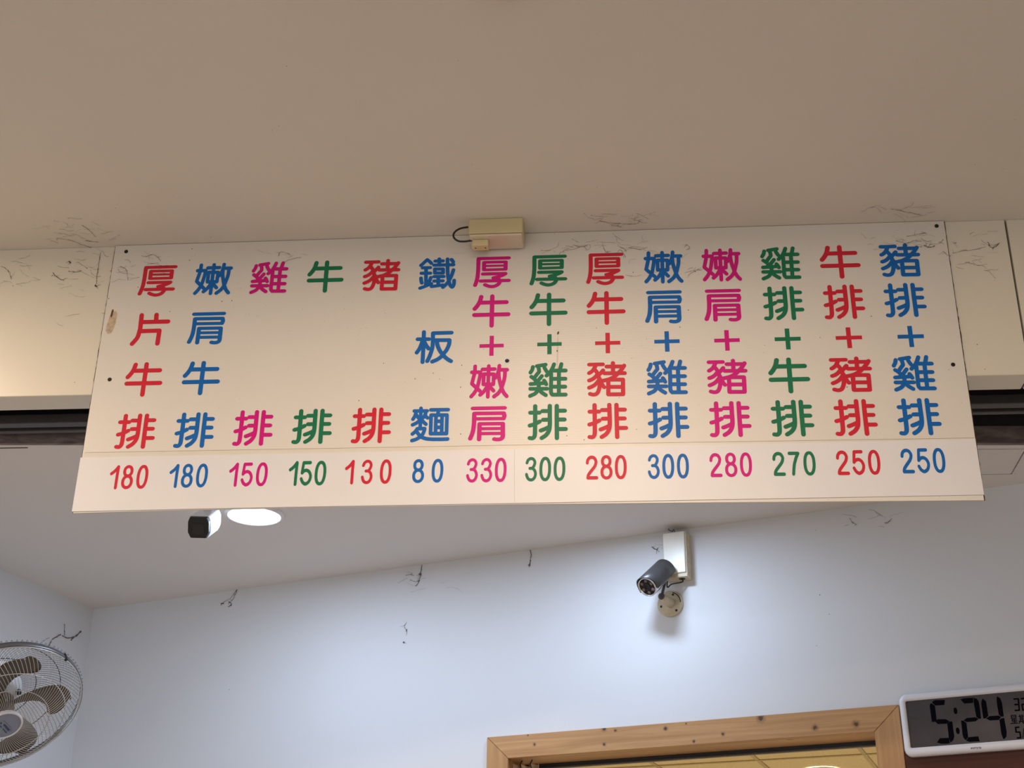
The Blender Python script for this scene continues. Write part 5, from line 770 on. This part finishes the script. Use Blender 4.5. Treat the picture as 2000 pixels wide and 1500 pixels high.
marks('printed_mark', [[(1886, 376), (1908, 374)], [(1886, 386), (1910, 384)], [(1888, 396), (1910, 394)], [(1918, 374), (1938, 372)], [(1920, 384), (1938, 383)], [(1920, 394), (1940, 392)]], c3, .7, mat=M_FAINT)
marks('frame_lettering', [[(175, 1180), (179, 1212)], [(212, 1174), (184, 1194), (217, 1208)], [(230, 1176), (234, 1208)], [(250, 1207), (247, 1177), (281, 1174), (285, 1205)], [(297, 1172), (314, 1190), (336, 1168)], [(314, 1190), (308, 1210)], [(366, 1166), (391, 1184), (371, 1203), (346, 1188), (366, 1166)]], c5, .85, CD+.0003, frame, plain('frame_print', (.05, .05, .06), .4))
rebase(root); tag(root, 'white-framed digital wall clock showing 5:24', 'clock')

# ================================================================ WALL FAN
root = empty('wall_fan', (-1.509, 3.251, 1.6+.716))
FN = Vector((.5068, -.3748, -.7763)).normalized(); FA = Vector((-.5947, -.804, 0)).normalized(); FB = FN.cross(FA).normalized()
FC = Vector((-1.5091, 3.2514, 1.6+.7158)); R = .195
Mf = Matrix(((FA.x, FB.x, FN.x, FC.x), (FA.y, FB.y, FN.y, FC.y), (FA.z, FB.z, FN.z, FC.z), (0, 0, 0, 1)))
def fp(r, a, h): return Mf @ Vector((r*math.cos(a), r*math.sin(a), h))
def circle(r, h, n=96): return [fp(r, 2*math.pi*k/n, h) for k in range(n)]
bm = bmesh.new(); lathe(bm, [(R, -.008), (R+.0025, -.008), (R+.0025, .006), (R, .006), (R, -.008)], Mf, 120); ring_ = put('guard_band', bm, M_RING, root, True)
bm = bmesh.new(); tube(bm, circle(R-.001, .0065), .0016, 8, True); put('guard_rim', bm, M_WIRE, root, True)
bm = bmesh.new(); tube(bm, circle(R+.001, -.0085), .0018, 8, True); put('guard_rim', bm, M_RING, root, True)
def clampw(t): return t*t*(3-2*t)
# front guard: curved radial wires from the hub ring to the rim, looping over the band
HR, HH = .0425, .062
NW = 104
def guard(nm, sgn, r0, h0, twist, mat, depth, label=None):
    bm = bmesh.new()
    for k in range(NW):
        a0_ = 2*math.pi*k/NW; P = []
        for i in range(11):
            t_ = i/10; r = r0+(R+.004-r0)*t_; h = sgn*(h0*(1-t_**3.2)+.004)
            P.append(fp(r, a0_+twist*(t_**1.3), h))
        if sgn > 0: P[-1] = fp(R-.001, a0_+twist, .0062)
        else: P[-1] = fp(R+.001, a0_+twist, -.010); P += [fp(R+.0065, a0_+twist-.003, -.011), fp(R+.0075, a0_+twist-.010, -.010), fp(R+.004, a0_+twist-.016, -.0085)]
        tube(bm, P, .0006, 4, caps=False)
    return put(nm, bm, mat, root, True, label)
g_f = guard('front_guard', 1, HR-.001, HH-.004, .42, M_WIRE, 1); g_f['kind'] = 'stuff'
g_b = guard('rear_guard', -1, .055, .060, -.35, M_RING, 1); g_b['kind'] = 'stuff'
for r_, h_ in ((.146, .036+.004), (.105, .052)):
    bm = bmesh.new(); tt = (r_-HR)/(R+.004-HR); tube(bm, circle(r_, (HH-.004)*(1-tt**3.2)+.004-.0012), .0011, 6, True); put('guard_hoop', bm, M_WIRE, root, True)
for r_ in (.10, .155):
    bm = bmesh.new(); tt = (r_-.055)/(R+.004-.055); tube(bm, circle(r_, -(.060*(1-tt**3.2)+.004)+.0012), .0011, 6, True); put('guard_hoop', bm, M_RING, root, True)
# hub badge
bm = bmesh.new(); lathe(bm, [(0, HH-.006), (HR, HH-.006), (HR+.001, HH), (HR-.0015, HH+.0035), (HR-.004, HH+.003), (HR-.0045, HH+.001)], Mf, 64); badge = put('hub_cap', bm, M_WHITE, root, True)
bm = bmesh.new(); lathe(bm, [(0, HH+.0025), (HR*.6, HH+.002), (HR-.0044, HH+.001)], Mf, 48)
put('badge_disc', bm, plain('blue_grey_badge', (.25, .28, .36), .3, var=.03), badge, True)
M_LOGO = plain('badge_print', (.03, .06, .17), .4)
def on_disc(x, y, h):
    d = ray(x, y); k = (FC+FN*h-CAM).dot(FN)/d.dot(FN); return CAM+d*k
def badge_marks(polys, shift=(0, 0)):
    bm = bmesh.new()
    for i, P in enumerate(polys): bm.faces.new([bm.verts.new(on_disc(x/18.75, 1370+y/18.75, HH+.0032+i*2e-6)) for x, y in P])
    bm.normal_update()
    for f in bm.faces:
        if f.normal.dot(FN) < 0: f.normal_flip()
    put('badge_lettering', bm, M_LOGO, badge)
badge_marks([[(110, 865), (180, 830), (385, 1055), (285, 1080)], [(85, 1000), (120, 990), (262, 1150), (222, 1172)], [(0, 790), (60, 770), (85, 800), (20, 850)], [(0, 900), (35, 880), (75, 960), (40, 970), (0, 930)]])
bm = bmesh.new(); o1_ = [(95, 720), (150, 705), (420, 1000), (430, 1090), (370, 1110), (250, 1080)]
P = [on_disc(x/18.75, 1370+y/18.75, HH+.0033) for x, y in catmull([Vector((x, y, 0)).to_2d().to_3d() for x, y in o1_], 4) for x, y in [(x, y)]] if False else [on_disc(x/18.75, 1370+y/18.75, HH+.0033) for x, y in o1_]
tube(bm, P, .0003, 4); put('badge_outline', bm, M_LOGO, badge)
# five swept blades
BL = [(.030, -106), (.0466, -110), (.0844, -117.7), (.1192, -124.3), (.1429, -129.8), (.1554, -135.3), (.1635, -144.4), (.1655, -152), (.1650, -159), (.1600, -166), (.1500, -172.5), (.1380, -176), (.1250, -175), (.1190, -169), (.1140, -163), (.099, -154), (.072, -146), (.0424, -142), (.030, -140)]
t = NT('smoky_brown_blade'); t.set(Base_Color=(0.15, 0.115, 0.075), Roughness=.25)
tr_ = t.n('ShaderNodeBsdfTranslucent'); tr_.inputs[0].default_value = (.24, .17, .10, 1); mx = t.n('ShaderNodeMixShader'); mx.inputs[0].default_value = .35
t.l(t.b.outputs[0], mx.inputs[1]); t.l(tr_.outputs[0], mx.inputs[2]); t.l(mx.outputs[0], t.o.inputs[0]); M_BLADE = t.m
for k in range(5):
    bm = bmesh.new(); N = 14
    a_edge = [q for q in BL[:8]]; b_edge = BL[:7:-1]
    def samp(e, s):
        x = s*(len(e)-1); i = min(int(x), len(e)-2); f = x-i; return e[i][0]*(1-f)+e[i+1][0]*f, e[i][1]*(1-f)+e[i+1][1]*f
    rows = []
    for i in range(N+1):
        A, B = samp(a_edge, i/N), samp(b_edge, i/N); row = []
        for j in range(7):
            w_ = j/6; pa_ = Vector((A[0]*math.cos(math.radians(A[1])), A[0]*math.sin(math.radians(A[1])), 0)); pb_ = Vector((B[0]*math.cos(math.radians(B[1])), B[0]*math.sin(math.radians(B[1])), 0))
            p = pa_.lerp(pb_, w_); p.z = .010+.008*(.5-w_)*2*(.6+.4*i/N)-.004*math.sin(w_*math.pi); p.rotate(Matrix.Rotation(math.radians(72*k), 3, 'Z')); row.append(bm.verts.new(Mf @ p))
        rows.append(row)
    for i in range(N):
        for j in range(6): bm.faces.new((rows[i][j], rows[i][j+1], rows[i+1][j+1], rows[i+1][j]))
    o = put('blade', bm, M_BLADE, root, True); md = o.modifiers.new('thickness', 'SOLIDIFY'); md.thickness = .002
bm = bmesh.new(); lathe(bm, [(0, .022), (.022, .021), (.034, .012), (.038, -.012), (.030, -.016), (0, -.016)], Mf, 40); put('blade_hub', bm, M_BLADE, root, True)
bm = bmesh.new(); lathe(bm, [(0, -.030), (.048, -.030), (.060, -.036), (.066, -.055), (.066, -.085), (.058, -.105), (.040, -.120), (0, -.124)], Mf, 48); mot = put('motor_housing', bm, M_WHITE, root, True)
bm = bmesh.new(); lathe(bm, [(0, 0), (.006, 0), (.006, .010), (.004, .012), (0, .012)], basis(FN, FA, fp(.052, math.radians(-140), -.033)), 16); put('knob', bm, M_BLACK, mot, True)
# clip on the rim
cp_ = fp(R+.001, math.radians(-111.8), 0); bm = bmesh.new(); Mx = basis(FN, (cp_-FC), cp_); box(bm, (-.004, -.003, -.012), (.004, .003, .011), Mx); bevel(bm, .001, 1); put('rim_clip', bm, M_BLACK, root)
# bracket back to the left wall
nl = Vector((LD.y, -LD.x, 0)); rear = fp(0, 0, -.115); dist = (rear-C0).dot(nl)
wallp = rear - nl*dist + Vector((0, 0, -.05))
bm = bmesh.new(); tube(bm, catmull([rear, rear-FN*.02-nl*.03, wallp+nl*.10+Vector((0, 0, .02)), wallp+nl*.012], 6), .014, 16); put('bracket_arm', bm, M_WHITE, root, True)
bm = bmesh.new(); Mx = basis(nl, Vector((0, 0, 1)), wallp+nl*.0005); box(bm, (-.07, -.04, 0), (.07, .04, .018), Mx); bevel(bm, .005, 2); put('wall_plate', bm, M_WHITE, root)
rebase(root); tag(root, 'white caged wall fan with smoky brown blades at lower left', 'fan')

# ================================================================ COBWEBS AND DUST STRANDS
rng = random.Random(4)
def web(plane, strands, label, r=.0007, lumps=3, jitter=.0015, group='dusty cobwebs', wisp=()):
    bm = bmesh.new()
    for x0, y0, x1, y1, n_ in wisp:
        for _ in range(max(2, int(n_*.65))):
            x, y = rng.uniform(x0, x1), rng.uniform(y0, y1); a_ = rng.uniform(-.5, .6)+(math.pi if rng.random() < .5 else 0); P = []
            for k in range(rng.randrange(4, 11)):
                P.append(plane(x, y)); st = rng.uniform(2, 6); x += math.cos(a_)*st; y += math.sin(a_)*st*.6; a_ += rng.uniform(-.55, .55)
            q = rng.uniform(.00011, .00028); tube(bm, P, [q*rng.uniform(.5, 1.3) for _ in P], 4)
            if rng.random() < .35: bmesh.ops.create_icosphere(bm, subdivisions=1, radius=q*3, matrix=Matrix.Translation(P[-1]))
    for s_ in strands:
        th = r
        if isinstance(s_[0], (int, float)): th = s_[0]; s_ = s_[1]
        P = catmull([plane(x, y) for x, y in s_], 6)
        P = [p+Vector((rng.uniform(-1, 1), rng.uniform(-1, 1)*.2, rng.uniform(-1, 1)))*jitter*.5 for p in P]
        th *= .8; tube(bm, P, [th*rng.uniform(.4, 1.25) for _ in P], 5)
        for _ in range(3):
            i_ = rng.randrange(len(P)-1); t_ = (P[i_+1]-P[i_]).normalized(); sd = Vector((-t_.z, 0, t_.x)) if abs(t_.z)+abs(t_.x) > .1 else Vector((1, 0, 0))
            e1 = P[i_]+(t_*rng.uniform(-1, 1)+sd*rng.uniform(-1, 1))*rng.uniform(.004, .014); e1.y = P[i_].y+(e1.x-P[i_].x)*(WD.y/WD.x if plane is pw else 0)
            if plane is pl: continue
            if plane is pc: e1.z = P[i_].z; e1.y = P[i_].y+rng.uniform(-.01, .01)
            tube(bm, [P[i_], P[i_].lerp(e1, .5)+(sd if plane is not pc else Vector((0, 0, 0)))*.0012, e1], [th*.55, th*.4, th*.25], 4)
        for _ in range(lumps):
            p = rng.choice(P); bmesh.ops.create_icosphere(bm, subdivisions=1, radius=th*rng.uniform(1.3, 2.3), matrix=Matrix.Translation(p))
    o = put('cobweb', bm, M_WEB); return tag(o, label, 'cobweb', group)
pw = lambda x, y: on_w(x, y, .0015)
pf = lambda x, y: on_y(x, y, FY0-.0012)
pb = lambda x, y: on_y(x, y, BY-.0012)
pc = lambda x, y: on_z(x, y, ZF-.0012)
def pl(x, y, off=.0015):
    d = ray(x, y); k = (C0+nl*off-Vector((0, 0, 0))).dot(nl); k2 = (k-CAM.dot(nl)+nl.z*0)/d.dot(nl); return CAM+d*k2
web(pw, [(.0009, [(463, 1152), (455, 1170), (445, 1180)]), [(462, 1153), (450, 1168), (433, 1178)], (.0012, [(448, 1176), (452, 1180), (446, 1185)]), (.0012, [(431, 1178), (436, 1179)])], 'forked grey cobweb on the back wall below the menu prices')
web(pw, [(.0012, [(824, 1104), (821, 1122), (817, 1138), (811, 1145)]), [(802, 1133), (812, 1136), (818, 1134)], (.0014, [(820, 1120), (821, 1125)]), [(792, 1124), (800, 1122), (808, 1124)]], 'dark hanging cobweb under the ceiling edge left of the wall camera', wisp=((780, 1115, 880, 1150, 12),))
web(pw, [(.0011, [(1036, 1073), (1037, 1088), (1033, 1107)]), (.0016, [(1036, 1094), (1033, 1105)])], 'short dark cobweb hanging between the hanging strand and the wall camera')
web(pw, [[(793, 1217), (790, 1222), (791, 1228)], (.0011, [(793, 1230), (794, 1234)]), (.0013, [(788, 1254), (789, 1256)])], 'tiny dark specks in a row on the plain back wall', lumps=1)
web(pw, [[(1272, 1068), (1280, 1072), (1288, 1078)], (.0010, [(1276, 1070), (1283, 1074), (1284, 1070)])], 'small cobweb just left of the ivory box on the white wall', lumps=2, wisp=((1300, 1046, 1318, 1080, 6),))
web(pw, [[(1660, 1012), (1665, 1020), (1673, 1025)], [(1728, 1022), (1735, 1020), (1742, 1012)]], 'thin cobweb on the white wall under the right end of the menu board', lumps=2, wisp=((1640, 1000, 1780, 1030, 12),))
web(pl, [(.0016, [(93, 1266), (102, 1250), (112, 1243), (119, 1239)]), (.0021, [(122, 1242), (133, 1246), (145, 1244), (157, 1234)]), (.0010, [(126, 1220), (126, 1240)]), (.0015, [(139, 1251), (142, 1246)]), (.0007, [(84, 1252), (96, 1245)])], 'thick dusty cobweb on the left wall above the fan', lumps=5)
web(pb, [[(276, 500), (286, 501), (297, 497), (306, 501), (315, 510)], [(235, 520), (246, 527), (250, 548)], [(544, 500), (548, 492), (560, 494), (566, 497)]], 'faint brown cobweb at the upper left corner of the menu board', .0005, 2, wisp=((235, 495, 330, 550, 26), (520, 488, 590, 505, 8)))
web(pb, [[(1118, 478), (1135, 482), (1150, 477)], [(1140, 480), (1146, 487)], [(1177, 478), (1183, 492), (1192, 490)], [(1204, 494), (1212, 488), (1222, 503)], [(1337, 482), (1342, 478), (1347, 484), (1341, 488)], [(1344, 537), (1358, 529), (1372, 526)]], 'scattered fine cobwebs along the top middle of the menu board', .00045, 2, wisp=((1060, 470, 1260, 492, 40), (1200, 480, 1390, 540, 22)))
web(pb, [[(1750, 470), (1770, 475), (1785, 470), (1800, 472)], [(1770, 462), (1790, 458), (1810, 455)], (.0009, [(1806, 480), (1815, 483), (1826, 480)]), [(1842, 490), (1850, 498), (1856, 500)]], 'brown cobwebs at the upper right corner of the menu board', .0005, 2, wisp=((1690, 448, 1835, 492, 34),))
web(pf, [(.0009, [(1929, 473), (1936, 483), (1944, 482), (1952, 474)]), [(1860, 495), (1880, 490), (1900, 488), (1925, 482)], [(1885, 512), (1893, 513), (1905, 517)], [(1862, 475), (1868, 474)]], 'curled cobweb on the fascia right of the menu board', .0004, 3, wisp=((1875, 440, 1955, 530, 26),))
web(pf, [[(2, 520), (12, 525), (19, 535), (22, 545)], (.0008, [(103, 532), (112, 542), (124, 548)]), [(135, 530), (150, 531), (160, 528)], [(196, 493), (192, 520), (188, 555)], (.0011, [(186, 556), (188, 560)]), (.0012, [(136, 511), (138, 514)])], 'wispy brown cobweb on the cream fascia left of the menu board', .0006, 3, wisp=((0, 492, 215, 560, 46), (100, 560, 200, 640, 8)))
web(pc, [[(110, 465), (140, 470), (165, 480), (190, 487)], [(168, 470), (180, 472), (192, 473)], [(160, 440), (175, 450), (186, 462)]], 'faint cobweb on the front ceiling above the left corner of the board', .0005, 1, wisp=((60, 425, 240, 470, 34),))
web(pc, [[(1170, 432), (1200, 436), (1240, 438), (1250, 432)], [(1195, 440), (1215, 443)]], 'faint cobweb on the front ceiling right of the small cream box', .0005, 1, wisp=((1150, 415, 1270, 436, 26),))
web(pc, [[(1740, 408), (1760, 412), (1800, 420)]], 'faint cobweb on the front ceiling above the right corner of the board', .0005, 1, wisp=((1700, 395, 1850, 420, 20),))
# small brown insect with its trail
bm = bmesh.new(); p = bp(1090, 650, BY-.0015); bmesh.ops.create_icosphere(bm, subdivisions=2, radius=.0022, matrix=Matrix.Translation(p) @ Matrix.Rotation(.3, 4, 'Y') @ Matrix.Diagonal((.75, .6, 1.7, 1)))
bmesh.ops.create_icosphere(bm, subdivisions=2, radius=.0012, matrix=Matrix.Translation(bp(1088, 685, BY-.0012)) @ Matrix.Diagonal((.8, .6, 1.6, 1)))
tag(put('insect_remains', bm, plain('brown_insect', (.14, .06, .02), .6), smooth=True), 'tiny brown insect stuck on the board above the green chicken character', 'insect')
